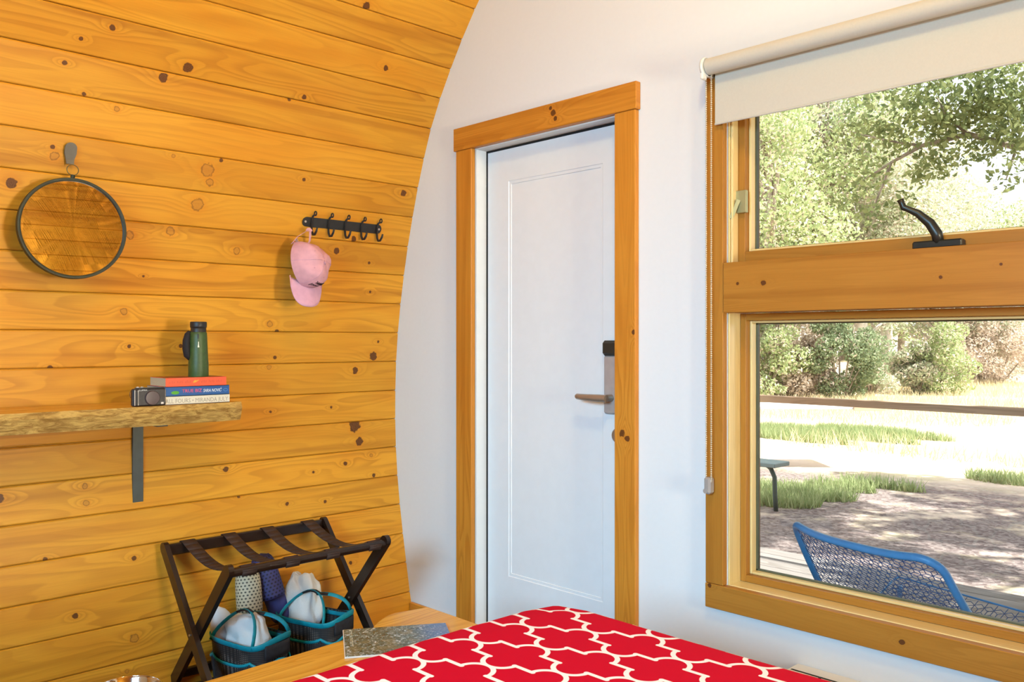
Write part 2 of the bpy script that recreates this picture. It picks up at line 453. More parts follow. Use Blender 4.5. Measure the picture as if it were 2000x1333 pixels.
DX0, DX1, DZ1 = -2.722, -1.940, 2.078                  # door opening
WX0, WX1, WZ0, WZ1 = -1.512, .655, .498, 2.115         # window opening
flat_wall('wall_far', 2.48, .16, [(DX0, DX1, -.01, DZ1), (WX0, WX1, WZ0, WZ1)])
flat_wall('wall_near', -2.65, .10, [])
fl = MB().box((-3.3, -2.7, -.08), (2.5, 2.56, -.012)).build('floor', FLOORW, kind='structure')
yy = -3.12
while yy < 2.3:
    MB().box((yy, -2.6, -.012), (yy + .128, 2.4, 0.0), .002, 1).build('board', FLOORW, fl)
    yy += .13
bb = struct('baseboard_far')
for a, b in ((-3.125, -2.806), (-1.862, 2.26)):
    MB().box((a, 2.383, 0), (b, 2.399, .108), .003).build('board', TRIM, bb)

# ------------------------------------------------------------------ door
casing = struct('trim_1')
o = MB().box((-2.800, 2.378, 0), (-2.703, 2.3995, 2.0615), .002).build('side_casing', TRIM, casing)
o = MB().box((-1.950, 2.378, 0), (-1.859, 2.3995, 2.0615), .002).build('side_casing', TRIM, casing)
o['k0'] = [.950, -1.915, .013]; o['k1'] = [.935, -1.893, .012]; o['k2'] = [1.30, -1.866, .009]
o = MB().box((-2.812, 2.374, 2.062), (-1.852, 2.3995, 2.156), .002).build('head_casing', TRIM, casing)
o['k0'] = [-2.238, 2.118, .013]; o['k1'] = [-2.228, 2.094, .010]; o['k2'] = [-2.252, 2.138, .008]
door = struct('door_1')
f = MB()
f.box((DX0 + .001, 2.402, 0), (-2.6975, 2.559, 2.075)); f.box((-1.9515, 2.402, 0), (DX1 - .001, 2.559, 2.075)); f.box((-2.6975, 2.402, 2.0575), (-1.9515, 2.559, 2.075))
f.build('door_frame', DOORP, door)
g = MB(); g.box((-2.6974, 2.4565, .0), (-2.6857, 2.52, 2.057)); g.box((-2.6857, 2.4565, 2.0478), (-1.952, 2.52, 2.057)); g.build('gap_shade', DARKGAP, door)  # black strips fill the gap round the leaf in place of its shade
# slab with one recessed panel
leaf = MB(); xa, xb, za, zb = -2.6855, -1.953, .012, 2.0475
pa, pb, pc, pd = -2.563, -2.066, .318, 1.918
leaf.box((xa, 2.455, za), (pa, 2.50, zb)); leaf.box((pb, 2.455, za), (xb, 2.50, zb)); leaf.box((pa, 2.455, za), (pb, 2.50, pc)); leaf.box((pa, 2.455, pd), (pb, 2.50, zb))
leaf.build('door_leaf', DOORP, door)
pn = MB()
i1, i2 = .013, .020
def ringq(m, r0, y0, r1, y1):
    (a, b, c, d), (e, f_, g_, h) = r0, r1
    A = [(a, y0, c), (b, y0, c), (b, y0, d), (a, y0, d)]; B = [(e, y1, g_), (f_, y1, g_), (f_, y1, h), (e, y1, h)]
    for k in range(4): m.add([A[k], A[(k + 1) % 4], B[(k + 1) % 4], B[k]], [(0, 1, 2, 3)])
inset = lambda q: (pa + q, pb - q, pc + q, pd - q)
ringq(pn, inset(0), 2.455, inset(.003), 2.4572); ringq(pn, inset(.003), 2.4572, inset(i1), 2.4578); ringq(pn, inset(i1), 2.4578, inset(.0145), 2.4605)
ringq(pn, inset(.0145), 2.4605, inset(i2), 2.4605)
a, b, c, d = inset(i2); pn.add([(a, 2.4605, c), (b, 2.4605, c), (b, 2.4605, d), (a, 2.4605, d)], [(0, 1, 2, 3)])
pn.build('recessed_panel', DOORP, door)
lk = MB().box((-2.050, 2.436, 1.008), (-1.976, 2.456, 1.218), .006).build('lock_plate', plain('pinkish nickel', (.50, .46, .44), .38, .35), door)
MB().box((-2.054, 2.428, 1.217), (-1.972, 2.456, 1.272), .010).build('reader_cap', plain('black plastic', (.02, .022, .018), .35), door)
hd = MB(); hd.tube([(-2.012, 2.436, 1.066), (-2.012, 2.398, 1.066)], .013, 14)
hd.tube([(-1.998, 2.392, 1.066), (-2.03, 2.390, 1.066), (-2.09, 2.392, 1.066), (-2.137, 2.394, 1.068), (-2.142, 2.394, 1.068)], [.013, .014, .0125, .0105, .008], 14)
hd.build('lever_handle', BRONZE, door, smooth=True, angle=40)
MB().lathe([(.026, 0), (.026, .012), (.022, .016), (.0, .016)], 24, at(Matrix(((1, 0, 0, 0), (0, 0, -1, 0), (0, 1, 0, 0), (0, 0, 0, 1))), (-1.990, 2.455, .932))).build('deadbolt_rosette', BRONZE, door, smooth=True, angle=40)
MB().box((-2.7, 2.405, .0), (-1.95, 2.54, .012)).build('threshold', GREYM, door)

# ------------------------------------------------------------------ window
win = struct('window_1')
def wpart(name, lo, hi, mat=FIR, bev=.0015, parent=win, knots=()):
    o = MB().box(lo, hi, bev).build(name, mat, parent)
    for i, q in enumerate(knots): o['k%d' % i] = [float(x) for x in q]
    return o
wpart('side_casing', (-1.577, 2.376, .505), (-1.513, 2.400, 2.165))
wpart('side_casing', (.656, 2.376, .505), (.720, 2.400, 2.165))
wpart('apron_casing', (-1.577, 2.374, .428), (.720, 2.400, .504), knots=[(-.962, .466, .008), (-1.56, .497, .007), (-.3, .46, .008)])
wpart('head_casing', (-1.577, 2.376, 2.100), (.720, 2.400, 2.166))
wpart('transom', (-1.511, 2.374, 1.358), (.654, 2.470, 1.514), knots=[(-1.46, 1.447, .005), (-1.372, 1.445, .009), (-.862, 1.435, .005), (-.72, 1.46, .004)])
# lining of the opening
wpart('jamb', (-1.511, 2.401, .499), (-1.505, 2.560, 2.112), FIR_LIT); wpart('jamb', (.648, 2.401, .499), (.654, 2.560, 2.112), FIR_LIT)
wpart('sill', (-1.505, 2.401, .499), (.648, 2.560, .506), FIR_LIT); wpart('head_lining', (-1.505, 2.401, 2.106), (.648, 2.560, 2.112))
for X0, X1, Z0, Z1, sash in ((-1.504, .647, .507, 1.357, 'fixed_frame'), (-1.504, .647, 1.515, 2.105, 'awning_sash')):
    up = sash == 'awning_sash'
    w0 = .020 if not up else .030
    y0, y1 = (2.462, 2.55) if not up else (2.440, 2.53)
    fr_ = struct(sash); del fr_['kind']; fr_.parent = win
    wpart('stile', (X0, y0, Z0), (X0 + w0, y1, Z1), parent=fr_); wpart('stile', (X1 - w0, y0, Z0), (X1, y1, Z1), parent=fr_)
    wpart('rail', (X0 + w0, y0, Z0), (X1 - w0, y1, Z0 + (.022 if not up else .036)), parent=fr_)
    wpart('rail', (X0 + w0, y0, Z1 - .022), (X1 - w0, y1, Z1), parent=fr_)
    a, b, c, d = X0 + w0, X1 - w0, Z0 + (.022 if not up else .036), Z1 - .022
    q = .008                                            # glazing bead
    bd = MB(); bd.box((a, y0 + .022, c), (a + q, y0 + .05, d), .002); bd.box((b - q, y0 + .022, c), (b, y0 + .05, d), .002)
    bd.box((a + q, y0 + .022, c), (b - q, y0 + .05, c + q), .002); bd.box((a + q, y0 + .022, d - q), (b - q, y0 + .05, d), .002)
    bd.build('glazing_bead', FIR_LIT, fr_)
    sp = MB(); e = .004; ys = y0 + .0505
    sp.box((a, ys, c), (a + q + e, ys + .012, d)); sp.box((b - q - e, ys, c), (b, ys + .012, d)); sp.box((a, ys, c), (b, ys + .012, c + q + e)); sp.box((a, ys, d - q - e), (b, ys + .012, d))
    sp.build('spacer', plain('olive spacer', (.10, .10, .05), .5), fr_)
    MB().box((a + q, ys + .004, c + q), (b - q, ys + .008, d - q)).build('pane', GLASS, fr_)
# awning stop strips, hinge and cam handle
wpart('stop', (-1.504, 2.405, 1.515), (-1.496, 2.437, 2.105), FIR_LIT); wpart('stop', (.639, 2.405, 1.515), (.647, 2.437, 2.105), FIR_LIT)
hg = MB(); hg.box((-1.497, 2.424, 1.672), (-1.462, 2.4395, 1.742), .001); hg.bar((-1.484, 2.420, 1.712), (-1.502, 2.405, 1.655), .004, .012)
hg.build('hinge_arm', plain('zinc', (.42, .40, .20), .45, .5), win)
cr = MB()
cr.box((-.948, 2.405, 1.5145), (-.822, 2.437, 1.536), .004)
cr.build('latch_base', plain('dark bronze latch', (.028, .028, .022), .35, .3), win, smooth=True, angle=30)
lv = MB(); lv.tube([(-.884, 2.418, 1.530), (-.886, 2.414, 1.552), (-.902, 2.408, 1.582), (-.930, 2.400, 1.610), (-.955, 2.394, 1.624), (-.964, 2.392, 1.628), (-.9685, 2.391, 1.640), (-.972, 2.390, 1.650)],
                   [.014, .0145, .0135, .0105, .008, .009, .0075, .0095], 12)
lv.build('latch_handle', bpy.data.materials['dark bronze latch'], win, smooth=True)

# ------------------------------------------------------------------ roller blind
bl = thing('roller_blind', 'white roller blind pulled a little way down over the window', 'blind', (-.42, 2.34, 2.13))
def local(o, root):
    o.matrix_parent_inverse = root.matrix_basis.inverted(); return o
XR = Matrix(((0, 0, 1, 0), (1, 0, 0, 0), (0, 1, 0, 0), (0, 0, 0, 1)))
local(MB().lathe([(.0255, 0), (.0255, 2.205)], 28, at(XR, (-1.540, 2.338, 2.124))).build('tube', SHADEF, bl, smooth=True, angle=50), bl)
fb = MB(); fb.grid(lambda u, v: (-1.532 + u * 2.19, 2.3615 + .002 * math.sin(u * 7) * v, 2.124 - .176 * v), 24, 6)
fb.grid(lambda u, v: (-1.532 + u * 2.19, 2.3622 + .002 * math.sin(u * 7) * v, 2.124 - .176 * v), 24, 6)
local(fb.build('fabric', SHADEF, bl, smooth=True), bl)
local(MB().tube([(-1.532, 2.3618, 1.948), (.658, 2.3618, 1.948)], .0035, 8).build('hem_bar', SHADEF, bl), bl)
for x0 in (-1.556, .668):
    br = MB(); br.lathe([(.029, 0), (.031, .006), (.029, .012)], 24, at(XR, (x0, 2.338, 2.124))); br.box((x0, 2.338, 2.096), (x0 + .012, 2.3755, 2.152), .002); br.box((x0 + .001, 2.312, 2.083), (x0 + .011, 2.338, 2.104), .003)
    local(br.build('bracket', WHITEP, bl, smooth=True, angle=35), bl)
ch = MB(); zz = 2.095
sph = bmesh.new(); bmesh.ops.create_icosphere(sph, subdivisions=1, radius=.0031)
sph.verts.index_update()
SV = [v.co.copy() for v in sph.verts]; SF = [[v.index for v in f.verts] for f in sph.faces]; sph.free()
cords = MB()
for xx in (-1.5585, -1.5395):
    cords.tube([(xx, 2.352, 2.095), (xx, 2.352, .835)], .0009, 5)
    z = 2.095
    while z > .835:
        ch.add([p + Vector((xx, 2.352, z)) for p in SV], SF); z -= .0066
for k in range(9):
    a = math.pi * k / 8; ch.add([p + Vector((-1.549 - .0095 * math.cos(a), 2.352, .835 - .0095 * math.sin(a))) for p in SV], SF)
ch.add(cords.v, cords.f, cords.uv)
local(ch.build('bead_chain', plain('ivory beads', (.66, .56, .42), .4), bl, smooth=True, kind='stuff', label='white beaded pull chain'), bl)
tn = MB(); tn.box((-1.564, 2.344, .790), (-1.540, 2.3735, .843), .006); tn.tube([(-1.5555, 2.342, .800), (-1.5555, 2.3735, .800)], .008, 10)
CLEAR = plain('clear plastic', (.36, .32, .29), .15, var=.05)
local(tn.build('chain_tensioner', CLEAR, bl, smooth=True, angle=35, label='small clear plastic chain holder'), bl)

# ------------------------------------------------------------------ wall heater under the window
ht = thing('wall_heater', 'long white heater low on the white wall under the window', 'heater', (-.4, 2.34, .1))
local(MB().box((-1.274, 2.325, .07), (.42, 2.399, .322), .004).build('body', WHITEP, ht), ht)
local(MB().box((-1.262, 2.336, .3225), (.41, 2.342, .3235)).build('air_slot', DARKGAP, ht), ht)
local(MB().lathe([(.004, 0), (.004, .003), (0, .003)], 10, Matrix.Translation((-1.172, 2.332, .322))).build('screw', BLACKM, ht), ht)

# ------------------------------------------------------------------ hook rail with five hooks
def wall_x(z):
    for (x0, z0), (x1, z1) in zip(J, J[1:]):
        if z0 <= z <= z1: return x0 + (x1 - x0) * (z - z0) / (z1 - z0)
    return J[0][0]
rl = thing('hook_rail', 'black iron rail of five coat hooks on the wood wall', 'hook rail', (-3.135, 2.05, 1.75))
XW = -3.128
pl = []
for k in range(13): a = math.pi / 2 + math.pi * k / 12; pl.append((1.872 + .019 * math.cos(a), 1.754 + .019 * math.sin(a)))
for k in range(13): a = -math.pi / 2 + math.pi * k / 12; pl.append((2.220 + .019 * math.cos(a), 1.754 + .019 * math.sin(a)))
rt = Matrix.Rotation(R(15), 4, 'Y')
def leanx(z): return wall_x(z) + .003                   # the rail lies against the leaning boards
vs_ = MB().prism(pl, .004, AX)
for i, p in enumerate(vs_.v): vs_.v[i] = (leanx(p[2]) + p[0], p[1], p[2])
local(vs_.build('back_plate', BLACKM, rl), rl)
for yk in (1.866, 2.226):
    local(MB().lathe([(.005, 0), (.0045, .002), (0, .003)], 12, at(AX, (leanx(1.754) + .004, yk, 1.754))).build('screw', STEEL, rl), rl)
for i, yk in enumerate((1.893, 1.972, 2.052, 2.133, 2.214)):
    hk = MB(); x = leanx(1.754) + .006
    # vertical bar, upper arm ending in a ring, lower J
    up = [(x, yk, 1.730), (x + .002, yk, 1.765), (x + .010, yk, 1.776), (x + .022, yk, 1.781)]
    hk.tube(up, .0042, 8)
    hk.tube([(x + .030 + .008 * math.cos(a), yk, 1.786 + .008 * math.sin(a)) for a in np.linspace(0, 2 * math.pi, 13)[:-1]], .0032, 6, closed=True)
    hk.tube([(x, yk, 1.735), (x + .002, yk, 1.715), (x + .010, yk, 1.702), (x + .024, yk, 1.702), (x + .036, yk, 1.714), (x + .043, yk, 1.728)], [.0045, .0048, .005, .005, .0045, .0038], 8)
    local(hk.build('hook', BLACKM, rl, smooth=True), rl)

# ------------------------------------------------------------------ pink cap on the first hook
CAPC = plain('pink cotton twill', (.72, .36, .40), .85, var=.05, scale=40)
CAPB = plain('pink lilac brim cotton', (.68, .36, .46), .85, var=.05, scale=40)
cp = thing('baseball_cap', 'faded pink baseball cap hanging by its strap from the hook rail', 'cap', (-3.10, 1.83, 1.55))
# cap frame: n = crown axis (out of the wall), d = brim direction (down), w = width
n_ = Vector((.88, .36, .22)).normalized(); d_ = Vector((.10, -.10, -1)).normalized(); d_ = (d_ - n_ * d_.dot(n_)).normalized(); w_ = n_.cross(d_) * -1
O_ = Vector((-3.075, 1.822, 1.572))
def cappt(w, d, n): return O_ + w_ * w + d_ * d + n_ * n
def crown(a, t):
    """a = angle round the opening, t = 0 rim .. 1 top"""
    ca, sa = math.cos(a), math.sin(a)
    rw, rd = .078, (.098 if ca > 0 else .100)
    prof = math.cos(t * math.pi / 2) ** .62; h = .100 * math.sin(t * math.pi / 2) ** .9
    dent = .006 * math.sin(3 * a + 1) * math.sin(t * math.pi) + .004 * math.sin(5 * a + 2.3 * t * 3)* math.sin(t * math.pi)
    return cappt(rw * sa * prof * (1 + dent * 4), rd * ca * prof * (1 + dent * 3) + .012 * math.sin(t * 2.2), h + dent - (.02 if ca < -.8 else 0) * (1 - t))
cm = MB(); cm.grid(lambda u, v: crown(u * 2 * math.pi, v * .999), 48, 14, closed_u=True)
local(cm.build('crown', CAPC, cp, smooth=True), cp)
for k in range(6):
    sm = MB(); a = k * math.pi / 3 + math.pi / 6
    sm.tube([crown(a, t) + n_ * .0006 for t in np.linspace(.02, .97, 12)], .0011, 5)
    local(sm.build('seam', CAPB, cp, smooth=True), cp)
local(MB().lathe([(.0, .004), (.005, .003), (.007, 0)], 12, at(n_.to_track_quat('Z', 'Y').to_matrix().to_4x4(), crown(0, .985) + n_ * .001)).build('button', CAPB, cp, smooth=True), cp)
PNK = plain('pink thread', (.60, .28, .33), .8)
for k in range(6):
    ey = MB(); c_ = crown(k * math.pi / 3, .66)
    ey.lathe([(.0026, .0), (.0026, .001), (0, .001)], 10, at((c_ - cappt(0, 0, .03)).to_track_quat('Z', 'Y').to_matrix().to_4x4(), c_))
    local(ey.build('eyelet', PNK, cp), cp)
wB = Vector((.06, -1, 0)).normalized(); dB = Vector((.20, -.13, -1)).normalized(); nB = (wB.cross(dB) * -1).normalized()
if nB.x < 0: nB = -nB
oB = O_ + d_ * .020 + n_ * .030
def brim(u, v):
    a = (u - .5) * 1.56                                   # -1..1 across
    ww = .074 * math.sin(a * math.pi / 2 * .98)
    base = .080 * (.50 + .50 * math.cos(a * math.pi / 2 * .98))
    reach = .106 * max(0, 1 - (abs(a) / .78) ** 3.0) ** .55
    d = base + reach * v + .004
    return oB + wB * (ww * (1 + .06 * v)) + dB * (d - .030) + nB * (-.012 + .012 * v - .030 * (ww / .076) ** 2)
bm_ = MB(); bm_.grid(brim, 32, 8)
bo = local(bm_.build('brim', CAPB, cp, smooth=True), cp)
sd = bo.modifiers.new('thick', 'SOLIDIFY'); sd.thickness = .0035
st = MB()
A_ = crown(math.pi - .62, .02); B_ = crown(math.pi + .62, .02); T_ = Vector((-3.088, 1.853, 1.712))
for P, Q in ((A_, T_ + Vector((.002, -.006, 0))), (B_, T_ + Vector((.002, .006, 0)))):
    mid = (P + Q) / 2 + (P - (A_ + B_) / 2) * .25
    st.tube([P, mid, Q], .0075, 8, flat=(1.0, .18))
st.tube([T_ + Vector((.002, .009 * math.sin(a), .009 * math.cos(a) - .004)) for a in np.linspace(-1.5, 1.5, 7)], .0075, 8, flat=(.9, .18))
local(st.build('strap', CAPC, cp, smooth=True), cp)
ey = MB(); c_ = (A_ + T_) / 2; ey.lathe([(.0085, -.002), (.0085, .002), (.005, .002), (.005, -.002)], 14, at(n_.to_track_quat('Z', 'Y').to_matrix().to_4x4(), A_ * .75 + T_ * .25 + n_ * .004))
local(ey.build('buckle', plain('pale metal buckle', (.75, .55, .50), .3, .8), cp), cp)
# embroidered script (two short unreadable lines) on the crown front
em = MB(); THR = plain('dark thread', (.035, .012, .016), .8)
def crown_wd(w, d): return crown(w / .080, (.088 - d) / .11 + .06) + n_ * .0016
def stroke(pts, r=.0013): em.tube([crown_wd(w, d) for w, d in pts], r, 5)
for j in range(5):
    w0 = .020 - j * .0095; stroke([(w0, .058), (w0 - .003, .048), (w0 - .005, .057), (w0 - .0085, .049), (w0 - .009, .059)], .0016)
stroke([(.022, .047), (-.024, .0465)], .0012)
for j in range(4):
    w0 = .022 - j * .008; stroke([(w0, .074 - .002 * j), (w0 - .002, .064), (w0 - .0065, .071 - .002 * j)], .0016)
stroke([(.027, .078), (.026, .064)], .0014)
local(em.build('embroidery', THR, cp, label='dark embroidered script'), cp)

# ------------------------------------------------------------------ round mirror and its hook
hk = thing('wall_hook', 'grey rounded strap hook on the wood wall above the round mirror', 'hook', (-3.085, .962, 1.885))
pl = [(.0185 * math.cos(a), .018 + .0165 * math.sin(a)) for a in np.linspace(0, math.pi, 13)] + [(-.0185, 0), (-.0130, -.018), (-.0115, -.034), (.0115, -.034), (.0130, -.018), (.0185, 0)]
m_ = MB().prism(pl, .006, at(AX, (0, .962, 1.888)))
for i, p in enumerate(m_.v): m_.v[i] = (wall_x(p[2]) + .004 + p[0] + (.012 if p[2] < 1.87 else .006), p[1], p[2])
local(m_.build('plate', plain('grey pewter', (.15, .13, .10), .6, .2), hk), hk)
m_ = MB(); m_.box((-3.112, .956, 1.890), (-3.090, .968, 1.902)); local(m_.build('stem', GREYM, hk), hk)
MR = .165
mi = thing('round_mirror', 'round mirror in a thin dark green frame on the wood wall', 'mirror', (-3.062, .961, 1.638), R(-3.0))
mi.rotation_euler = (0, R(-1.0), R(-3.5))
m_ = MB()
pr = [(MR - .0105, .004), (MR - .0105, .010), (MR - .007, .0125), (MR - .001, .0115), (MR, .006), (MR, -.010), (MR - .0105, -.010)]
m_.lathe(pr, 72, AX); fr0 = m_.build('frame', DGREEN, mi, smooth=True, angle=50)
MB().lathe([(0.0, .0045), (MR - .010, .0045)], 72, AX).build('mirror_glass', plain('silvered glass', (.92, .90, .86), .015, 1.0, var=0), mi)
MB().lathe([(.006, .0), (.0075, .006), (.006, .012), (.0, .014)], 16, at(Matrix.Identity(4), (0, 0, MR - .001))).build('hanging_lug', DGREEN, mi, smooth=True, angle=40)
MB().tube([(0, .0175 * math.cos(a), MR + .0275 + .0175 * math.sin(a)) for a in np.linspace(0, 2 * math.pi, 29)[:-1]], .0016, 6, closed=True).build('hanging_ring', plain('antique brass wire', (.16, .11, .04), .35, .8), mi, smooth=True)

# ------------------------------------------------------------------ live-edge wall shelf
sh = thing('wall_shelf', 'thick live-edge wooden shelf on a steel bracket on the wood wall', 'shelf', (-3.1, .4, 1.05))
ZT = 1.05
def edge_line(y, seed, amp): return amp * (noise.noise(Vector((y * 2.3, seed, 0))) + .5 * noise.noise(Vector((y * 7.0, seed, 3))))
def live_slab(name, xs_back, xs_front, ya, yb, zt, th, parent, n=70, seed=1.0, amp=.018, end_amp=0.0, facing=1):
    """slab along Y: xs_back / xs_front give x of either long edge at y; the front edge is waney"""
    top = MB(); edg = MB(); P = []
    for i in range(n + 1):
        y = ya + (yb - ya) * i / n
        xf = xs_front(y) + edge_line(y, seed, amp)
        xl = xs_front(y) - facing * (.006 + .010 * abs(noise.noise(Vector((y * 5, seed, 8)))))
        P.append((y, xs_back(y), xf, xl + edge_line(y, seed, amp)))
    for (y, b, f1, f2), (y2, b2, g1, g2) in zip(P, P[1:]):
        q = lambda *v: list(v)
        s = facing
        top.add([(b, y, zt), (f1, y, zt), (g1, y2, zt), (b2, y2, zt)], [(0, 1, 2, 3) if s > 0 else (3, 2, 1, 0)], [[(y, b), (y, f1), (y2, g1), (y2, b2)] if s > 0 else [(y2, b2), (y2, g1), (y, f1), (y, b)]])
        top.add([(b, y, zt - th), (f2, y, zt - th), (g2, y2, zt - th), (b2, y2, zt - th)], [(3, 2, 1, 0) if s > 0 else (0, 1, 2, 3)])
        zs = [zt, zt - th * .3, zt - th * .7, zt - th]
        def xx(f, g, k, y): return [f, f + s * .006 * (1 + noise.noise(Vector((y * 11, k, seed)))), f + s * .003 * noise.noise(Vector((y * 17, k, seed))) , g][k]
        for k in range(3):
            edg.add([(xx(f1, f2, k, y), y, zs[k]), (xx(f1, f2, k + 1, y), y, zs[k + 1]), (xx(g1, g2, k + 1, y2), y2, zs[k + 1]), (xx(g1, g2, k, y2), y2, zs[k])],
                    [(0, 1, 2, 3) if s > 0 else (3, 2, 1, 0)], [[(y, zs[k]), (y, zs[k + 1]), (y2, zs[k + 1]), (y2, zs[k])] if s > 0 else [(y2, zs[k]), (y2, zs[k + 1]), (y, zs[k + 1]), (y, zs[k])]])
        top.add([(b, y, zt), (b2, y2, zt), (b2, y2, zt - th), (b, y, zt - th)], [(0, 1, 2, 3)])
    for e, (y, b, f1, f2) in ((0, P[0]), (1, P[-1])):
        top.add([(b, y, zt), (f1, y, zt), (f2, y, zt - th), (b, y, zt - th)], [(0, 1, 2, 3)], [[(b, zt), (f1, zt), (f2, zt - th), (b, zt - th)]])
    a = top.build('slab', SLAB, parent); b_ = edg.build('waney_edge', EDGE, parent, smooth=True)
    return a, b_
def sfront(y): return -2.955 if y < 1.40 else -2.955 - (y - 1.40) ** 2 * 1.6
for o in live_slab('s', lambda y: wall_x(ZT) + .002, sfront, -.6, 1.505, ZT, .066, sh, seed=4.2, amp=.010): local(o, sh)
for yb in (1.238, -.1):
    b_ = MB(); b_.box((-3.2475, yb - .019, .684), (-3.2375, yb + .019, .982), .001)
    b_.box((-3.2375, yb - .019, .974), (-3.02, yb + .019, .983), .001)
    o = b_.build('bracket', GREYM, sh); local(o, sh)
    for zk in (.955, .705):
        s_ = MB().lathe([(.005, 0), (.004, .0025), (0, .003)], 12, at(AX, (-3.2375, yb + .001, zk))).build('screw', STEEL, o)
        s_.matrix_parent_inverse = sh.matrix_basis.inverted()

# ------------------------------------------------------------------ books, camera, binoculars on the shelf
def book(name, label, y0, y1, z0, z1, x0, x1, cover, pages, rz=0.0, group='paperbacks stacked on the shelf'):
    """spine faces +X; page block seen at the ends"""
    t = thing(name, label, 'book', ((x0 + x1) / 2, (y0 + y1) / 2, z0), rz, group)
    hx, hy, h = (x1 - x0) / 2, (y1 - y0) / 2, z1 - z0
    c = MB(); c.box((-hx, -hy, 0), (hx, hy, .0012)); c.box((-hx, -hy, h - .0012), (hx, hy, h)); c.box((hx - .0012, -hy, 0), (hx, hy, h))
    c.build('cover', cover, t)
    MB().box((-hx + .002, -hy + .0015, .0013), (hx - .0013, hy - .0015, h - .0013)).build('pages', pages, t)
    return t, hx, hy, h
PAGES = plain('aged page edges', (.60, .48, .30), .9, var=.1, scale=300)
def photo_cover(name, spine, cols):
    """printed cover: spine one colour, front mottled"""
    t = NT(name); n = t.noise(t.obco(), 38, 4, .6, .6); n2 = t.noise(t.obco(), 21, 2)
    c = t.mix(t.smooth(n, .38, .55), cols[0], cols[1]); c = t.mix(t.smooth(n2, .55, .62), c, cols[2])
    g = t.node('ShaderNodeNewGeometry').outputs['Normal']
    top = t.smooth(t.math('ABSOLUTE', t.sep(g)[2]), .5, .6)
    return t.done(t.mix(top, spine, c), .35)
BX1 = -2.978
t, hx, hy, h = book('book', 'white book with outlined grey capitals, lowest of the three on the shelf', 1.226, 1.463, ZT, ZT + .0295, BX1 - .15, BX1,
    photo_cover('white book cover', (.72, .66, .52), ((.08, .05, .03), (.25, .18, .10), (.7, .66, .5))), PAGES)
lettering('ALL FOURS \u2022 MIRANDA JULY', .021, at(AX, (hx + .0002, -hy + .004, .006)), plain('grey print', (.36, .31, .24), .6), t, width=2 * hy - .010)
MB().box((hx, -hy, 0), (hx + .0004, hy, .0022)).build('spine_band', BLACKM, t)
t, hx, hy, h = book('book', 'blue book with pink and white brush lettering, middle of the three on the shelf', 1.226, 1.461, ZT + .0297, ZT + .0625, BX1 - .150, BX1 + .001,
    photo_cover('blue book cover', (.012, .095, .30), ((.02, .02, .02), (.10, .08, .07), (.55, .48, .40))), PAGES)
lettering('TRUE BIZ', .0165, at(AX, (hx + .0003, -hy + .062, .0115)), plain('pink print', (.80, .10, .16), .6), t, width=.071)
lettering('SARA NOVI\u0106', .0160, at(AX, (hx + .0003, -hy + .138, .0105)), plain('white print', (.85, .85, .85), .6), t, width=.068, shear=.25)
MB().prism([(.014 * math.cos(a), .006 * math.sin(a)) for a in np.linspace(0, 2 * math.pi, 18)[:-1]], .0004, at(AX, (hx, -hy + .038, .012))).build('green_blob', plain('green print', (.10, .40, .02), .5), t)
MB().tube([(hx + .0003, hy - .014 + .008 * math.cos(a), .0155 + .0045 * math.sin(a)) for a in np.linspace(0, 2 * math.pi, 17)[:-1]], .0007, 4, closed=True).build('publisher_mark', plain('pale blue print', (.10, .28, .62), .5), t)
t, hx, hy, h = book('book', 'orange book with small red lettering, uppermost of the three under the binoculars', 1.231, 1.447, ZT + .0628, ZT + .0935, BX1 - .138, BX1 + .008,
    photo_cover('orange book cover', (.90, .105, .035), ((.55, .09, .02), (.35, .08, .02), (.06, .03, .02))), PAGES, R(-1.5))
RED = plain('dark red print', (.45, .05, .02), .6)
for y0_, w_l, nn in ((-hy + .012, .078, 14), (-hy + .124, .078, 14)):   # illegible at this size: short strokes only
    m_ = MB()
    for k in range(nn):
        if k in (4, 9): continue
        yk = y0_ + w_l * k / nn; hh = .0055 + .0012 * ((k * 7) % 3)
        m_.box((hx, yk, .0115), (hx + .0003, yk + .0011, .0115 + hh)); m_.box((hx, yk, .0115 + hh * ((k % 2) * .9)), (hx + .0003, yk + .0034, .0122 + hh * ((k % 2) * .9)))
    m_.build('lettering', RED, t)
MB().prism([(-.011, -.004), (.0, -.001), (.011, .006), (.007, .0065), (.002, .004), (-.004, .006), (-.009, .002)], .0004, at(AX, (hx, -hy + .106, .015))).build('bird_mark', plain('yellow orange print', (.95, .38, .03), .5), t)

cmr = thing('compact_camera', 'small black compact camera standing at the front of the shelf', 'camera', (-2.985, 1.176, ZT), R(-2))
BODY = plain('black leatherette', (.022, .020, .022), .42, var=.2, scale=120)
MB().box((-.012, -.0555, .0005), (.012, .0555, .0605), .005).build('body', BODY, cmr, smooth=True, angle=30)
MB().box((-.009, -.044, .0605), (.009, .050, .0635), .001).build('top_plate', GREYM, cmr)
MB().lathe([(.0245, 0), (.0245, .004), (.0225, .007), (.021, .0072), (.0, .0068)], 40, at(AX, (.012, .008, .028))).build('lens_cover', plain('plum grey lens cover', (.085, .055, .055), .35), cmr, smooth=True, angle=35)
MB().box((.012, -.0475, .008), (.0165, -.0385, .052), .002).build('grip', BLACKM, cmr)
for yk in (-.0385, -.0495): MB().box((.012, yk, .004), (.0132, yk + .001, .056)).build('silver_trim', STEEL, cmr)
MB().box((.012, .0515, .006), (.0126, .0522, .056)).build('silver_trim', STEEL, cmr)
lettering('LUMIX', .0075, at(AX, (.0122, -.0345, .0525)), plain('white camera print', (.75, .75, .72), .5), cmr, width=.026)
MB().box((.012, .0375, .006), (.0126, .0455, .0125)).build('badge', plain('white badge', (.75, .66, .58), .4), cmr)
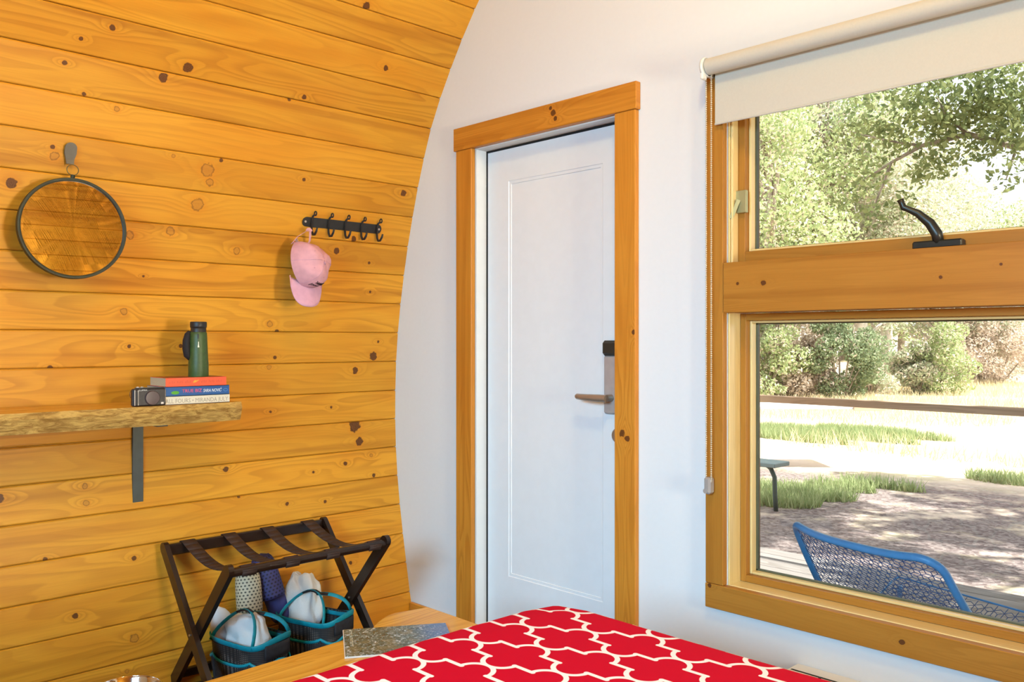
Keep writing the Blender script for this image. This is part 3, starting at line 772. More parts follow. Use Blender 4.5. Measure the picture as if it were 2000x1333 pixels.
lettering('L', .006, at(AX, (.0127, .0395, .0072)), BLACKM, cmr)
m_ = MB(); m_.tube([(0, -.0555, .052), (.0, -.0605, .050), (.0, -.0615, .040), (0, -.0595, .030), (0, -.0556, .034)], .0008, 5); m_.build('strap_loop', BLACKM, cmr)
m_ = MB(); m_.lathe([(.005, 0), (.005, .003), (0, .003)], 14, Matrix.Translation((0, -.022, .0635))); m_.lathe([(.0042, 0), (.0042, .0028), (0, .0028)], 14, Matrix.Translation((0, -.036, .0635))); m_.build('dial', STEEL, cmr)

GRN = plain('green rubber armour', (.045, .085, .018), .48, var=.12, scale=90)
bi = thing('binoculars', 'dark green binoculars standing upright on the stacked books', 'binoculars', (-3.020, 1.366, ZT + .0936), R(-24))
def barrel(dx):
    m = MB()
    m.lathe([(.0335, 0), (.0345, .003), (.0345, .045), (.033, .060), (.0325, .075), (.0310, .11), (.0300, .14), (.0285, .156), (.027, .158)], 36, Matrix.Translation((dx, 0, 0)))
    return m
# seen from the side: one barrel in front of the other
MBs = barrel(0); MBs.build('barrel', GRN, bi, smooth=True, angle=45)
barrel(-.072).build('barrel', GRN, bi, smooth=True, angle=45)
for dx in (0, -.072):
    m_ = MB(); m_.lathe([(.0265, .150), (.0265, .170), (.0255, .172), (.0275, .174), (.0285, .178), (.0285, .192), (.027, .195), (.020, .195), (.018, .188), (0, .187)], 32, Matrix.Translation((dx, 0, 0)))
    m_.build('eyecup', BLACKM, bi, smooth=True, angle=40)
m_ = MB(); m_.box((-.058, -.012, .05), (-.014, .012, .125), .004); m_.build('bridge', GRN, bi, smooth=True, angle=30)
m_ = MB(); m_.tube([(-.036, 0, .12), (-.036, 0, .150)], .012, 18); m_.build('focus_wheel', BLACKM, bi, smooth=True, angle=40)
m_ = MB(); m_.tube([(.003, -.028, .062), (.006, -.037, .075), (.006, -.0405, .100), (.005, -.040, .128), (.003, -.036, .150), (0, -.030, .160)], [.007, .012, .013, .0125, .010, .006], 10, flat=(1.3, 1.0))
m_.build('neck_strap', plain('black neoprene strap', (.012, .010, .012), .8), bi, smooth=True)
m_ = MB(); m_.box((.0295, -.0035, .135), (.0315, .0005, .152)); m_.build('hinge_slot', BLACKM, bi)
m_ = MB(); m_.prism([(-.003, -.002), (.003, -.002), (.0022, .004), (.0014, .008), (.001, .018), (-.001, .018), (-.0012, .009), (-.0024, .004)], .0008, at(AX, (.0318, .0, .106)))
m_.build('maker_mark', plain('cream print', (.75, .72, .55), .5), bi)

# ------------------------------------------------------------------ steel bin at the lower left
bn = thing('steel_bin', 'shiny stainless steel bin on the floor by the wood wall', 'bin', (-2.772, 1.026, 0))
MB().lathe([(.078, 0), (.080, .006), (.094, .186), (.101, .194), (.1015, .199), (.099, .201), (.094, .195), (.076, .012), (0, .010)], 48).build('bowl', plain('polished steel', (.72, .70, .68), .10, 1.0, var=.02), bn, smooth=True, angle=50)
m_ = MB(); m_.tube([(.100 * math.cos(a), .100 * math.sin(a), .199) for a in np.linspace(0, 2 * math.pi, 49)[:-1]], .0028, 8, closed=True); m_.build('rim', bpy.data.materials['polished steel'], bn, smooth=True)

# ------------------------------------------------------------------ folding luggage rack
rk = thing('luggage_rack', 'dark brown folding luggage rack with four webbing straps by the wood wall', 'luggage rack', (-2.92, 1.63, 0))
ra, rb, ya, yb = -3.150, -2.690, 1.300, 1.960
def leg(x0, x1, y):
    """flat leg with a rounded top, from (x0, z .535) down to (x1, 0)"""
    a = Vector((x0, y, .522)); b = Vector((x1, y, 0.006)); d = (b - a).normalized(); L = (b - a).length
    w = .021; pts = [(w * math.cos(t), w * math.sin(t)) for t in np.linspace(math.pi / 2, 3 * math.pi / 2, 9)] + [(L, -w), (L, w)]
    side = Vector((0, 1, 0)); up = side.cross(d)
    M = Matrix((d, up, side)).transposed().to_4x4(); M.translation = a - side * .009
    m = MB().prism(pts, .018, M)
    return m
for y, x0, x1 in ((ya, ra, rb), (ya + .019, rb, ra), (yb, ra, rb), (yb - .019, rb, ra)):
    o = leg(x0, x1, y).build('leg', ESPRESSO, rk); local(o, rk)
m_ = MB(); m_.box((ra - .010, ya + .01, .492), (ra + .010, yb - .01, .534), .004); local(m_.build('top_rail', ESPRESSO, rk), rk)
m_ = MB(); m_.tube([(rb, ya + .028, .514), (rb, yb - .028, .514)], .0155, 14); local(m_.build('top_rail', ESPRESSO, rk, smooth=True, angle=40), rk)
m_ = MB(); m_.box((ra + .045, ya + .02, .060), (ra + .065, yb - .02, .090), .003); local(m_.build('stretcher', ESPRESSO, rk), rk)
m_ = MB(); m_.box((rb - .065, ya + .02, .060), (rb - .045, yb - .02, .090), .003); local(m_.build('stretcher', ESPRESSO, rk), rk)
for y in (ya + .0095, yb - .0095):
    m_ = MB(); m_.tube([((ra + rb) / 2, y - .022, .264), ((ra + rb) / 2, y + .022, .264)], .004, 8)
    local(m_.build('pivot_bolt', STEEL, rk), rk)
for yk in (1.385, 1.545, 1.705, 1.885):
    hw = .026; L = []
    for i in range(15):
        u = i / 14; x = ra + (rb - ra) * u; L.append((x, .537 - .052 * math.sin(math.pi * u) + (-.008 * u)))
    pf = [(ra - .012, .495), (ra - .0125, .535)] + [(ra + .0, .5365)] + L[1:-1] + [(rb, .5312), (rb + .0165, .514), (rb + .008, .498)]
    m_ = MB()
    for (x0, z0), (x1, z1) in zip(pf, pf[1:]):
        m_.add([(x0, yk - hw, z0), (x0, yk + hw, z0), (x1, yk + hw, z1), (x1, yk - hw, z1)], [(0, 1, 2, 3)])
    o = m_.build('strap', WEBBING, rk, smooth=True); local(o, rk)
    sd = o.modifiers.new('thick', 'SOLIDIFY'); sd.thickness = .002

# ------------------------------------------------------------------ two mesh shower caddies with towels and slippers
def net_fabric():
    t = NT('black mesh fabric'); s = t.sep(t.uv())
    a = t.math('ABSOLUTE', t.math('SUBTRACT', t.math('FRACT', t.math('MULTIPLY', s[0], 150.0)), .5))
    b = t.math('ABSOLUTE', t.math('SUBTRACT', t.math('FRACT', t.math('MULTIPLY', s[1], 150.0)), .5))
    hole = t.math('MULTIPLY', t.smooth(t.math('SUBTRACT', .5, a), .16, .30), t.smooth(t.math('SUBTRACT', .5, b), .16, .30))
    pat = t.smooth(t.noise(t.obco(), 14, 2), .45, .62)
    c = t.mix(t.math('MULTIPLY', hole, t.math('ADD', .25, t.math('MULTIPLY', pat, .75))), (.010, .009, .010), (.22, .18, .15))
    return t.done(c, .6)
NET = net_fabric()
def superell(a, rx, ry, p=3.2):
    c, s_ = math.cos(a), math.sin(a)
    return (rx * math.copysign(abs(c) ** (2 / p), c), ry * math.copysign(abs(s_) ** (2 / p), s_))
def caddy(label, loc, rz):
    t = thing('shower_caddy', label, 'caddy', loc, rz, 'shower caddies under the luggage rack')
    H = .215
    def wall(sc, z): return lambda a: (*superell(a, (.122 + .022 * z / H) * sc, (.078 + .016 * z / H) * sc), z)
    m = MB(); m.grid(lambda u, v: wall(1.0, H * v)(u * 2 * math.pi), 56, 8, closed_u=True, uvs=(.72, H))
    m.add([wall(1.0, .001)(k / 56 * 2 * math.pi) for k in range(56)], [tuple(range(56))[::-1]])
    m.build('body', NET, t, smooth=True, angle=60)
    wav = lambda a: .010 * math.cos(2 * a) + .006 * math.sin(3 * a + .6)
    m = MB(); m.tube([Vector(wall(1.01, H)(a)) + Vector((0, 0, wav(a) + .002)) for a in np.linspace(0, 2 * math.pi, 57)[:-1]], .0120, 8, closed=True, flat=(.30, 1.0)); m.build('rim_binding', TEAL, t, smooth=True)
    m = MB(); m.grid(lambda u, v: wall(1.0, H)(u * 2 * math.pi)[:2] + (H - .012 + .020 * v + wav(u * 2 * math.pi) * v,), 56, 2, closed_u=True, uvs=(.72, .03)); m.build('rim_fabric', BLACKF, t, smooth=True)
    zp = .158
    def pocket(u, v):
        a = u * 2 * math.pi; sc = 1.045 + .030 * abs(math.sin(3 * a)) ** .7 * v
        z = .004 + (zp - .004) * v - .016 * abs(math.sin(3 * a)) * v
        x, y, _ = wall(sc, z)(a); return (x, y, z)
    m = MB(); m.grid(pocket, 84, 8, closed_u=True, uvs=(.78, .16)); m.build('outer_pocket', NET, t, smooth=True)
    m = MB(); m.tube([Vector(pocket(k / 84, 1.0)) for k in range(84)], .0060, 6, closed=True, flat=(.5, 1.0)); m.build('pocket_binding', TEAL, t, smooth=True)
    for k in range(6):
        m = MB(); u = (k * math.pi / 3) / (2 * math.pi); m.tube([Vector(pocket(u, v)) * 1.004 for v in np.linspace(.03, .98, 8)], .004, 6)
        m.build('pocket_seam', BLACKF, t, smooth=True)
    m = MB(); m.grid(lambda u, v: (lambda a: (*[q * 1.03 for q in superell(a, .144, .094)], .168 + .050 * v))(-.45 + .9 * u), 12, 3)
    o = m.build('end_panel', BLACKF, t, smooth=True); sd = o.modifiers.new('thick', 'SOLIDIFY'); sd.thickness = .006
    # two carrying loops
    for sy, lean in ((-1, -.02), (1, .035)):
        P = []
        for k in range(17):
            u = k / 16; a = math.pi * u
            P.append(Vector((.105 * math.cos(a) * (1 - .15 * math.sin(a)), sy * .086 * (1 - math.sin(a)) + lean * math.sin(a), H + (.080 if sy > 0 else .090) * math.sin(a) ** .75 + .010 * math.sin(2 * a + sy))))
        m = MB(); m.tube(P, .0085, 8, flat=(1.0, .32)); m.build('handle', TEAL, t, smooth=True)
        m = MB(); m.tube(P[6:11], .0098, 8, flat=(1.1, .5)); m.build('handle_grip', BLACKF, t, smooth=True)
    return t
caddy('black mesh shower caddy with teal binding, nearer of the two under the rack', (-2.905, 1.505, 0.002), R(14))
caddy('black mesh shower caddy with teal binding, under the far end of the rack', (-2.955, 1.800, 0.002), R(20))

def lump(name, label, cat, loc, rot, size, seed, group, folds=3):
    """soft folded cloth: an ellipsoid pressed into folds"""
    t = thing(name, label, cat, loc, 0, group); t.rotation_euler = rot
    m = MB()
    def f(u, v):
        a = u * 2 * math.pi; b = (v - .5) * math.pi
        p = Vector((math.copysign(abs(math.cos(b)) ** .75, 1) * math.cos(a), math.copysign(abs(math.cos(b)) ** .75, 1) * math.sin(a), math.copysign(abs(math.sin(b)) ** .8, math.sin(b))))
        k = 1 + .20 * noise.noise(p * 1.5 + Vector((seed, 0, 0))) + .10 * noise.noise(p * 3.4 + Vector((0, seed, 0))) - .13 * abs(math.sin(folds * .5 * math.atan2(p.y, p.x + .3) + seed + 1.2 * p.z)) ** 14
        return (p.x * size[0] * k, p.y * size[1] * k, p.z * size[2] * k)
    m.grid(f, 56, 30, closed_u=True)
    m.build('folded_cloth', TOWEL, t, smooth=True)
    return t
TG = 'white towels in the caddies'
o = lump('towel', 'white folded towel bulging from the nearer mesh caddy', 'towel', (-2.915, 1.500, .205), (R(4), R(-14), R(14)), (.098, .060, .092), 2.0, TG)
m_ = MB(); m_.grid(lambda u, v: (-.105 + .030 * math.cos(u * 2 * math.pi) * math.sin(v * math.pi) ** .6, -.01 + .055 * math.sin(u * 2 * math.pi) * math.sin(v * math.pi) ** .6, -.06 + .19 * v), 24, 12, closed_u=True)
m_.build('rolled_end', TOWEL, o, smooth=True)
o = lump('towel', 'white folded towel standing up out of the farther mesh caddy', 'towel', (-3.030, 1.790, .225), (R(-4), R(-6), R(22)), (.080, .060, .135), 5.0, TG)

def slipper(name, label, col, loc, rot, L=.25, Wd=.092):
    t = thing(name, label, 'slipper', loc, 0, 'shower slippers behind the caddies'); t.rotation_euler = rot
    mt = NT('perforated ' + name + ' rubber ' + label[:5])
    s = mt.sep(mt.uv())
    ro = mt.math('FLOOR', mt.math('MULTIPLY', s[1], 95.0))
    a = mt.math('SUBTRACT', mt.math('FRACT', mt.math('ADD', mt.math('MULTIPLY', s[0], 80.0), mt.math('MULTIPLY', ro, .5))), .5); b = mt.math('SUBTRACT', mt.math('FRACT', mt.math('MULTIPLY', s[1], 95.0)), .5)
    d = mt.math('SQRT', mt.math('ADD', mt.math('MULTIPLY', a, a), mt.math('MULTIPLY', b, b)))
    perf = mt.done(mt.mix(mt.math('SUBTRACT', 1.0, mt.smooth(d, .22, .32)), col, tuple(x * .12 for x in col)), .6)
    solid = plain(name + ' sole ' + label[:5], col, .6)
    def w(v): return Wd / 2 * (.80 + .34 * v - .30 * v * v * v) * max(0, 1 - abs(2 * v - 1) ** 9) ** .5
    so = MB()
    so.grid(lambda u, v: (w(v) * math.cos(u * 2 * math.pi), .011 * math.sin(u * 2 * math.pi) * (1 if 0 < v < 1 else 0), L * v), 24, 26, closed_u=True)
    so.build('sole', solid, t, smooth=True)
    up = MB(); up.grid(lambda u, v: ((lambda vv: (w(vv) * 1.02 * math.cos(math.pi * u), -.008 - (.050 * (1 - .55 * v)) * math.sin(math.pi * u) ** .8, L * vv))(.40 + .57 * v)), 20, 14, uvs=(.12, .14))
    o = up.build('upper', perf, t, smooth=True); sd = o.modifiers.new('thick', 'SOLIDIFY'); sd.thickness = .004
    return t
slipper('slipper', 'cream perforated rubber slipper standing behind the nearer caddy', (.55, .48, .33), (-3.045, 1.585, .150), (R(-8), R(-4), R(62)), L=.265)
slipper('slipper', 'navy blue perforated rubber slipper leaning toe up behind the farther caddy', (.035, .035, .16), (-3.050, 1.715, .180), (R(0), R(-17), R(50)), L=.285)

# ------------------------------------------------------------------ bench slab, magazine, bed
bs = thing('slab_bench', 'live-edge wooden slab bench along the foot of the bed', 'bench', (-1.8, .6, 0))
def bfront(y):
    pts = [(-.7, -1.97), (.9, -1.982), (1.13, -1.992), (1.29, -1.998), (1.40, -2.012), (1.47, -2.065), (1.53, -2.095), (1.66, -2.068)]
    for (y0, x0), (y1, x1) in zip(pts, pts[1:]):
        if y <= y1: return x0 + (x1 - x0) * (y - y0) / (y1 - y0)
    return pts[-1][1]
for o in live_slab('b', lambda y: -1.47, bfront, -.5, 1.650, .47, .055, bs, n=80, seed=9.1, amp=.006, facing=-1): local(o, bs)
for yk in (1.35, -.25):
    m_ = MB(); m_.box((-1.93, yk - .03, 0), (-1.89, yk + .03, .414), .003); m_.box((-1.58, yk - .03, 0), (-1.54, yk + .03, .414), .003); m_.box((-1.89, yk - .02, .37), (-1.58, yk + .02, .414), .003)
    local(m_.build('leg_frame', BLACKM, bs), bs)
mg = thing('magazine', 'glossy magazine with a woodland photograph on the slab bench', 'magazine', (-1.894, 1.406, .4705), R(-31.8))
def magcover():
    t = NT('woodland magazine cover'); p = t.obco()
    n = t.noise(p, 95, 5, .7, 1.0); n2 = t.noise(p, 22, 3, .6); s = t.sep(p)
    c = t.mix(t.smooth(n, .36, .60), (.035, .050, .022), (.16, .22, .20)); c = t.mix(t.smooth(n, .54, .66), c, (.70, .78, .85))
    c = t.mix(t.math('MULTIPLY', t.smooth(n2, .5, .62), .55), c, (.20, .16, .06))
    c = t.mix(t.math('MULTIPLY', t.smooth(s[1], .03, .12), .6), c, (.10, .24, .62))
    return t.done(c, .2, spec=.35)
hy_, hx_ = .142, .105
m_ = MB(); m_.box((-hx_, -hy_, 0), (hx_, hy_, .0045)); m_.build('pages', plain('magazine paper', (.78, .68, .58), .6), mg)
MB().box((-hx_, -hy_ + .0022, .0046), (hx_, hy_, .0054)).build('front_cover', magcover(), mg)
m_ = MB()                                              # masthead down the short side: illegible at this size, short strokes
for k in range(10):
    x = -hx_ + .012 + k * .0125; m_.box((x, -hy_ + .022, .0054), (x + .0065, -hy_ + .0245, .0056)); m_.box((x + (.002 if k % 2 else .0), -hy_ + .017, .0054), (x + .0035, -hy_ + .0245, .0056))
m_.build('masthead', plain('cream masthead print', (.85, .82, .62), .4), mg)

def trellis():
    """barbed-lantern trellis printed in white on red; UV = metres along the cloth"""
    t = NT('red trellis print'); s = t.sep(t.uv())
    dx, dy, rad, lw = .1168, .0735, .0372, .0052
    x = t.math('DIVIDE', t.math('ADD', s[0], 1.3463 + 1.168), dx); y = t.math('DIVIDE', t.math('ADD', s[1], -1.2712 + .735 * 4), dy)
    i = t.math('ROUND', x); lx = t.math('MULTIPLY', t.math('SUBTRACT', x, i), dx)
    k = t.math('FLOOR', y); ly = t.math('MULTIPLY', t.math('SUBTRACT', t.math('SUBTRACT', y, k), .5), dy)
    par = t.math('MODULO', t.math('ABSOLUTE', t.math('ADD', i, k)), 2.0)          # 0: upper half circle, 1: lower half circle
    sgn = t.math('SUBTRACT', 1.0, t.math('MULTIPLY', par, 2.0))
    ok = t.math('GREATER_THAN', t.math('MULTIPLY', ly, sgn), -.0004)
    arc = t.math('ABSOLUTE', t.math('SUBTRACT', t.math('SQRT', t.math('ADD', t.math('MULTIPLY', lx, lx), t.math('MULTIPLY', ly, ly))), rad))
    arc = t.math('ADD', arc, t.math('MULTIPLY', t.math('SUBTRACT', 1.0, ok), 1.0))
    seg_x = t.math('MAXIMUM', t.math('SUBTRACT', rad - .003, t.math('ABSOLUTE', lx)), 0.0)
    seg = t.math('SQRT', t.math('ADD', t.math('MULTIPLY', seg_x, seg_x), t.math('MULTIPLY', ly, ly)))
    dist = t.math('MINIMUM', arc, seg)
    m = t.math('SUBTRACT', 1.0, t.smooth(dist, lw - .0006, lw + .0006))
    weave = t.noise(t.uv(), 900, 2)
    red = t.mix(weave, (.48, .0015, .016), (.60, .003, .026))
    t.bump(weave, .10, .001)
    return t.done(t.mix(m, red, (.85, .83, .82)), .8, spec=.06)
TREL = trellis()
bed = thing('bed', 'bed with a red and white trellis print bedspread', 'bed', (-.5, .4, 0))
bx0, bx1, by0, by1, bz, brad = -1.452, .62, -.75, 1.548, .652, .035
def bedprof(lo, hi, drop):
    """arc-length profile across the bed: (coordinate, height, arc uv)"""
    P = [(lo, bz - drop, lo + brad - drop - .57 * brad * 1)]
    out = []
    n = 8
    for k in range(5): out.append((lo, bz - brad - (drop - brad) * (1 - k / 5), lo + brad - 1.57 * brad - (drop - brad) * (1 - k / 5)))
    for k in range(n + 1): a = math.pi / 2 * k / n; out.append((lo + brad - brad * math.cos(a), bz - brad + brad * math.sin(a), lo + brad - 1.57 * brad * (1 - k / n)))
    for k in range(1, 24): u = k / 24; out.append((lo + brad + (hi - lo - 2 * brad) * u, bz, lo + brad + (hi - lo - 2 * brad) * u))
    for k in range(n + 1): a = math.pi / 2 * (1 - k / n); out.append((hi - brad + brad * math.cos(a), bz - brad + brad * math.sin(a), hi - brad + 1.57 * brad * k / n))
    for k in range(1, 6): out.append((hi, bz - brad - (drop - brad) * k / 5, hi - brad + 1.57 * brad + (drop - brad) * k / 5))
    return out
PX = bedprof(bx0, bx1, .30); PY = bedprof(by0, by1, .30)
m_ = MB(); vs = []; nx, ny = len(PX), len(PY)
for (yv, zy, vy) in PY:
    for (xv, zx, ux) in PX:
        z = bz - math.hypot(bz - zx, bz - zy) if (bz - zx) < brad and (bz - zy) < brad else min(zx, zy)
        # gentle sag and rounded corner in plan
        rc = .10; x, y = xv, yv
        for cx, sx in ((bx0 + rc, -1), (bx1 - rc, 1)):
            for cy, sy in ((by0 + rc, -1), (by1 - rc, 1)):
                if (x - cx) * sx > 0 and (y - cy) * sy > 0:
                    ex, ey = (x - cx) / rc, (y - cy) / rc
                    L = math.hypot(ex, ey); mx = max(abs(ex), abs(ey))
                    if L > 1e-6: x, y = cx + ex * mx / L * rc, cy + ey * mx / L * rc
        z += .004 * noise.noise(Vector((x * 2.2, y * 2.2, 1.0))) * (1 if z > bz - .02 else 0)
        vs.append((x, y, max(z, bz - .30)))
fs = []; uv = []
for j in range(ny - 1):
    for i in range(nx - 1):
        fs.append((j * nx + i, j * nx + i + 1, (j + 1) * nx + i + 1, (j + 1) * nx + i))
        uv.append([(PX[i][2], PY[j][2]), (PX[i + 1][2], PY[j][2]), (PX[i + 1][2], PY[j + 1][2]), (PX[i][2], PY[j + 1][2])])
m_.add(vs, fs, uv); local(m_.build('bedspread', TREL, bed, smooth=True), bed)
m_ = MB(); m_.box((bx0 + .02, by0 + .02, .36), (bx1 - .02, by1 - .02, .60), .03); local(m_.build('mattress', WHITEP, bed), bed)
m_ = MB(); m_.box((bx0 + .01, by0 + .01, .22), (bx1 - .01, by1 - .01, .345), .004); local(m_.build('bed_frame', SLAB, bed), bed)
for x in (bx0 + .06, bx1 - .06):
    for y in (by0 + .06, by1 - .06):
        m_ = MB(); m_.box((x - .03, y - .03, 0), (x + .03, y + .03, .22), .003); local(m_.build('leg', SLAB, bed), bed)

# ================================================================== outdoors
GZ = -.35
def P3(px, d, z=GZ):
    l = (px - 1000) / 1714 * d
    return Vector((-.7193 * d + .6947 * l, .6947 * d + .7193 * l, z))
def hill(x, y):
    """gentle rise beyond the trees"""
    d = max(0.0, y - 30.0)
    return GZ + .035 * d + .06 * noise.noise(Vector((x * .15, y * .15, 2)))*min(1, max(0, (y - 6) / 6))
def ground_mat():
    t = NT('dry ground with mulch'); p = t.node('ShaderNodeNewGeometry').outputs['Position']; s = t.sep(p)
    big = t.noise(p, .55, 3, .6); mid = t.noise(p, 2.4, 4, .65); fine = t.noise(p, 26, 4, .7); chips = t.node('ShaderNodeTexVoronoi', {'Vector': p, 'Scale': 34.0}).outputs['Color']
    sand = t.mix(mid, (.62, .49, .38), (.76, .62, .50))
    dry = t.mix(fine, (.60, .50, .28), (.78, .68, .46))
    c = t.mix(t.smooth(big, .42, .58), sand, dry)
    mul = t.mix(t.sep(chips)[0], (.13, .10, .095), (.30, .25, .23))
    band = t.math('MULTIPLY', t.smooth(s[1], 5.4, 6.3), t.math('SUBTRACT', 1.0, t.smooth(s[1], 9.6, 11.0)))
    mm = t.math('MULTIPLY', t.smooth(t.math('ADD', t.math('MULTIPLY', mid, .5), t.math('MULTIPLY', big, .5)), .36, .50), band)
    c = t.mix(mm, c, mul)
    t.bump(t.math('ADD', fine, mid), .6, .03)
    return t.done(c, .95, spec=.05)
gm = MB(); ys_ = list(np.linspace(2.6, 30, 40)) + list(np.linspace(32, 140, 30))
def gfn(u, v):
    y = ys_[int(round(v * (len(ys_) - 1)))]; x = -90 + 120 * u
    return (x, y, hill(x, y))
gm.grid(gfn, 60, len(ys_) - 1); gr = gm.build('ground', ground_mat(), kind='structure', smooth=True)
gb = MB(); gb.box((-40, -25, GZ - .2), (30, 2.6, GZ - .001)); gb.build('ground_under_cabin', bpy.data.materials['dry ground with mulch'], kind='structure')

# deck boards and railing
dk = struct('deck')
MB().box((-5.2, 2.60, GZ), (2.6, 5.08, -.145)).build('deck_base', RAILW, dk)
y = 2.575
while y < 5.13:
    MB().box((-5.3, y, -.138), (2.7, y + .135, -.100), .003, 0).build('board', GREYW, dk); y += .141
rlg = thing('deck_railing', 'weathered brown timber railing along the outer edge of the deck', 'railing', (-1.5, 5.23, -.1))
m_ = MB(); m_.box((-6.2, 5.215, .866), (3.2, 5.255, .912), .004); local(m_.build('rail', RAILW, rlg), rlg)
for x in (-1.405, -3.80, .99):
    m_ = MB(); m_.box((x - .045, 5.155, GZ), (x + .045, 5.2145, .86), .004); local(m_.build('post', RAILW, rlg), rlg)

# blue mesh lounge chair on the deck, its back to the window
chx = thing('lounge_chair', 'blue wire mesh lounge chair on the deck outside the window', 'chair', (-1.0975, 2.861, -.10), math.atan2(-.153, .508))
def back(u, v):
    """u across left..right, v from the top rim down to the seat crease and on to the front"""
    x = -.545 + .60 * u
    if v < .6:
        w = v / .6; y = -.0 + .30 * w ** 1.05; z = .70 - .40 * w + .02 * w * w
    else:
        w = (v - .6) / .4; y = .30 + .36 * w; z = .32 - .06 * math.sin(min(1, w * 1.4) * math.pi / 2 ) + .21 * max(0, w - .30) ** 1.25
    e = (2 * u - 1)
    y -= .045 * (1 - e * e) * (1 - v)
    z -= .022 * (1 - e ** 4) * max(0, 1 - v * 2.5)
    x += .08 * max(0, e) ** 2 * max(0, v - .3) - .085 * max(0, -e) * min(1, v / .5)
    return Vector((x, y, z))
def cornered(u, v, r=.10):
    return back(u, v)
def rim_path():
    P = []
    for k in range(25): P.append((0.0, .97 - .90 * k / 24))
    for k in range(1, 6): a = math.pi / 2 * k / 6; P.append((.07 * (1 - math.cos(a)), .07 * (1 - math.sin(a))))
    for k in range(1, 20): P.append((.07 + .80 * k / 20, 0.0))
    for k in range(1, 8): a = math.pi / 2 * k / 8; P.append((.87 + .13 * math.sin(a), .10 * (1 - math.cos(a))))
    for k in range(25): P.append((1.0, .10 + .87 * k / 24))
    for k in range(1, 5): a = math.pi / 2 * k / 5; P.append((1 - .03 * (1 - math.cos(a)), .97 + .03 * math.sin(a)))
    for k in range(1, 20): P.append((.97 - .94 * k / 20, 1.0))
    for k in range(1, 5): a = math.pi / 2 * k / 5; P.append((.03 * (1 - math.sin(a)), 1 - .03 * (1 - math.cos(a))))
    return P
RP = rim_path()
top_rim = [p for p in RP if p[1] <= .64]
m_ = MB(); m_.tube([back(*p) for p in top_rim], .0135, 10); m_.build('rim_tube', BLUEM, chx, smooth=True)
m_ = MB(); m_.tube([back(*p) for p in RP if p[1] > .62], .0040, 8); m_.build('seat_edge', BLUEM, chx, smooth=True)
def inside(u, v):
    if not (0 < u < 1 and 0 < v < 1): return False
    if u > .87 and v < .10: return ((u - .87) / .13) ** 2 + ((.10 - v) / .10) ** 2 < 1
    if u < .07 and v < .07: return ((.07 - u) / .07) ** 2 + ((.07 - v) / .07) ** 2 < 1
    return True
WIRE = plain('blue wire mesh', (.022, .080, .22), .45)
def wire_net(v0, v1, name):
    a = .036; Wd_, Ln = .60, .90; m = MB()
    h = a * math.sqrt(3) / 2
    def bar3(p, q, r=.0014):
        d = (q - p)
        if d.length < 1e-5: return
        d.normalize(); n1 = d.orthogonal().normalized(); n2 = d.cross(n1)
        vs = [p + n1 * r, p + n2 * r, p - n1 * r, p - n2 * r, q + n1 * r, q + n2 * r, q - n1 * r, q - n2 * r]
        m.add(vs, [(0, 1, 5, 4), (1, 2, 6, 5), (2, 3, 7, 6), (3, 0, 4, 7)])
    nj = int(Ln / h) + 2; ni = int(Wd_ / a) + 3
    pt = lambda i, j: ((i + .5 * (j % 2)) * a, j * h)
    for j in range(nj):
        for i in range(-1, ni):
            o2 = j % 2
            A = pt(i, j); B = pt(i + 1, j); C = pt(i + o2, j + 1); D = pt(i + 1 + o2, j + 1)
            for T in ((A, B, C if not o2 else C), (B, D, C)):
                T = list(T)
                cx = sum(p[0] for p in T) / 3; cy = sum(p[1] for p in T) / 3
                for p in T:
                    u0, w0 = cx / Wd_, cy / Ln; u1, w1 = p[0] / Wd_, p[1] / Ln
                    if inside(u0, w0) and inside(u1, w1) and v0 <= w0 < v1: bar3(back(u0, w0), back(u1, w1))
    return m.build(name, WIRE, chx)
wire_net(0, .6, 'back_mesh'); wire_net(.6, 1.0, 'seat_mesh')
for u, v, dx, dy in ((.06, .50, -.02, -.08), (.94, .50, .02, -.08), (.05, .97, -.03, .03), (.95, .97, .03, .03)):
    p = back(u, v); m_ = MB(); m_.tube([p - Vector((0, 0, .01)), Vector((p.x + dx, p.y + dy, .004))], .010, 10); m_.build('leg', BLUEM, chx, smooth=True)

# bench and picnic table on the grass
bch = thing('garden_bench', 'pale grey bench with bent metal legs on the grass', 'bench', (-5.1, 7.55, GZ))
GREYP = plain('pale grey paint', (.16, .22, .22), .6, var=.05)
m_ = MB(); m_.box((-6.0, 7.42, .085), (-4.17, 7.70, .125), .006); local(m_.build('seat', GREYP, bch), bch)
for x in (-5.75, -4.27):
    m_ = MB(); m_.tube([(x - .06, 7.56, .085), (x - .02, 7.56, .06), (x + .02, 7.56, -.02), (x + .02, 7.57, -.20), (x + .025, 7.58, GZ - .02)], .022, 10)
    local(m_.build('leg', plain('dark green steel', (.06, .09, .08), .5, .3), bch, smooth=True), bch)
pc = P3(1590, 11.2); pt_ = thing('outdoor_table', 'sunlit pale wooden table standing on the field beyond the railing', 'table', (pc.x, pc.y, GZ), TH - math.pi / 2 + R(90))
pt_.rotation_euler = (0, 0, math.atan2(.7193, .6947))
PALE = plain('sun bleached planks', (.70, .66, .62), .8, var=.08)
for k in range(5): MB().box((-.9, -.36 + k * .145, .775), (.73, -.36 + k * .145 + .138, .812), .003).build('plank', PALE, pt_)
MB().box((.36, -.385, .760), (.75, -.362, .808), .002).build('edge_board', RAILW, pt_)
for x in (-.75, .62):
    for y in (-.28, .28):
        MB().bar((x, y, .775), (x, y, 0), .045, .045).build('leg', PALE, pt_)

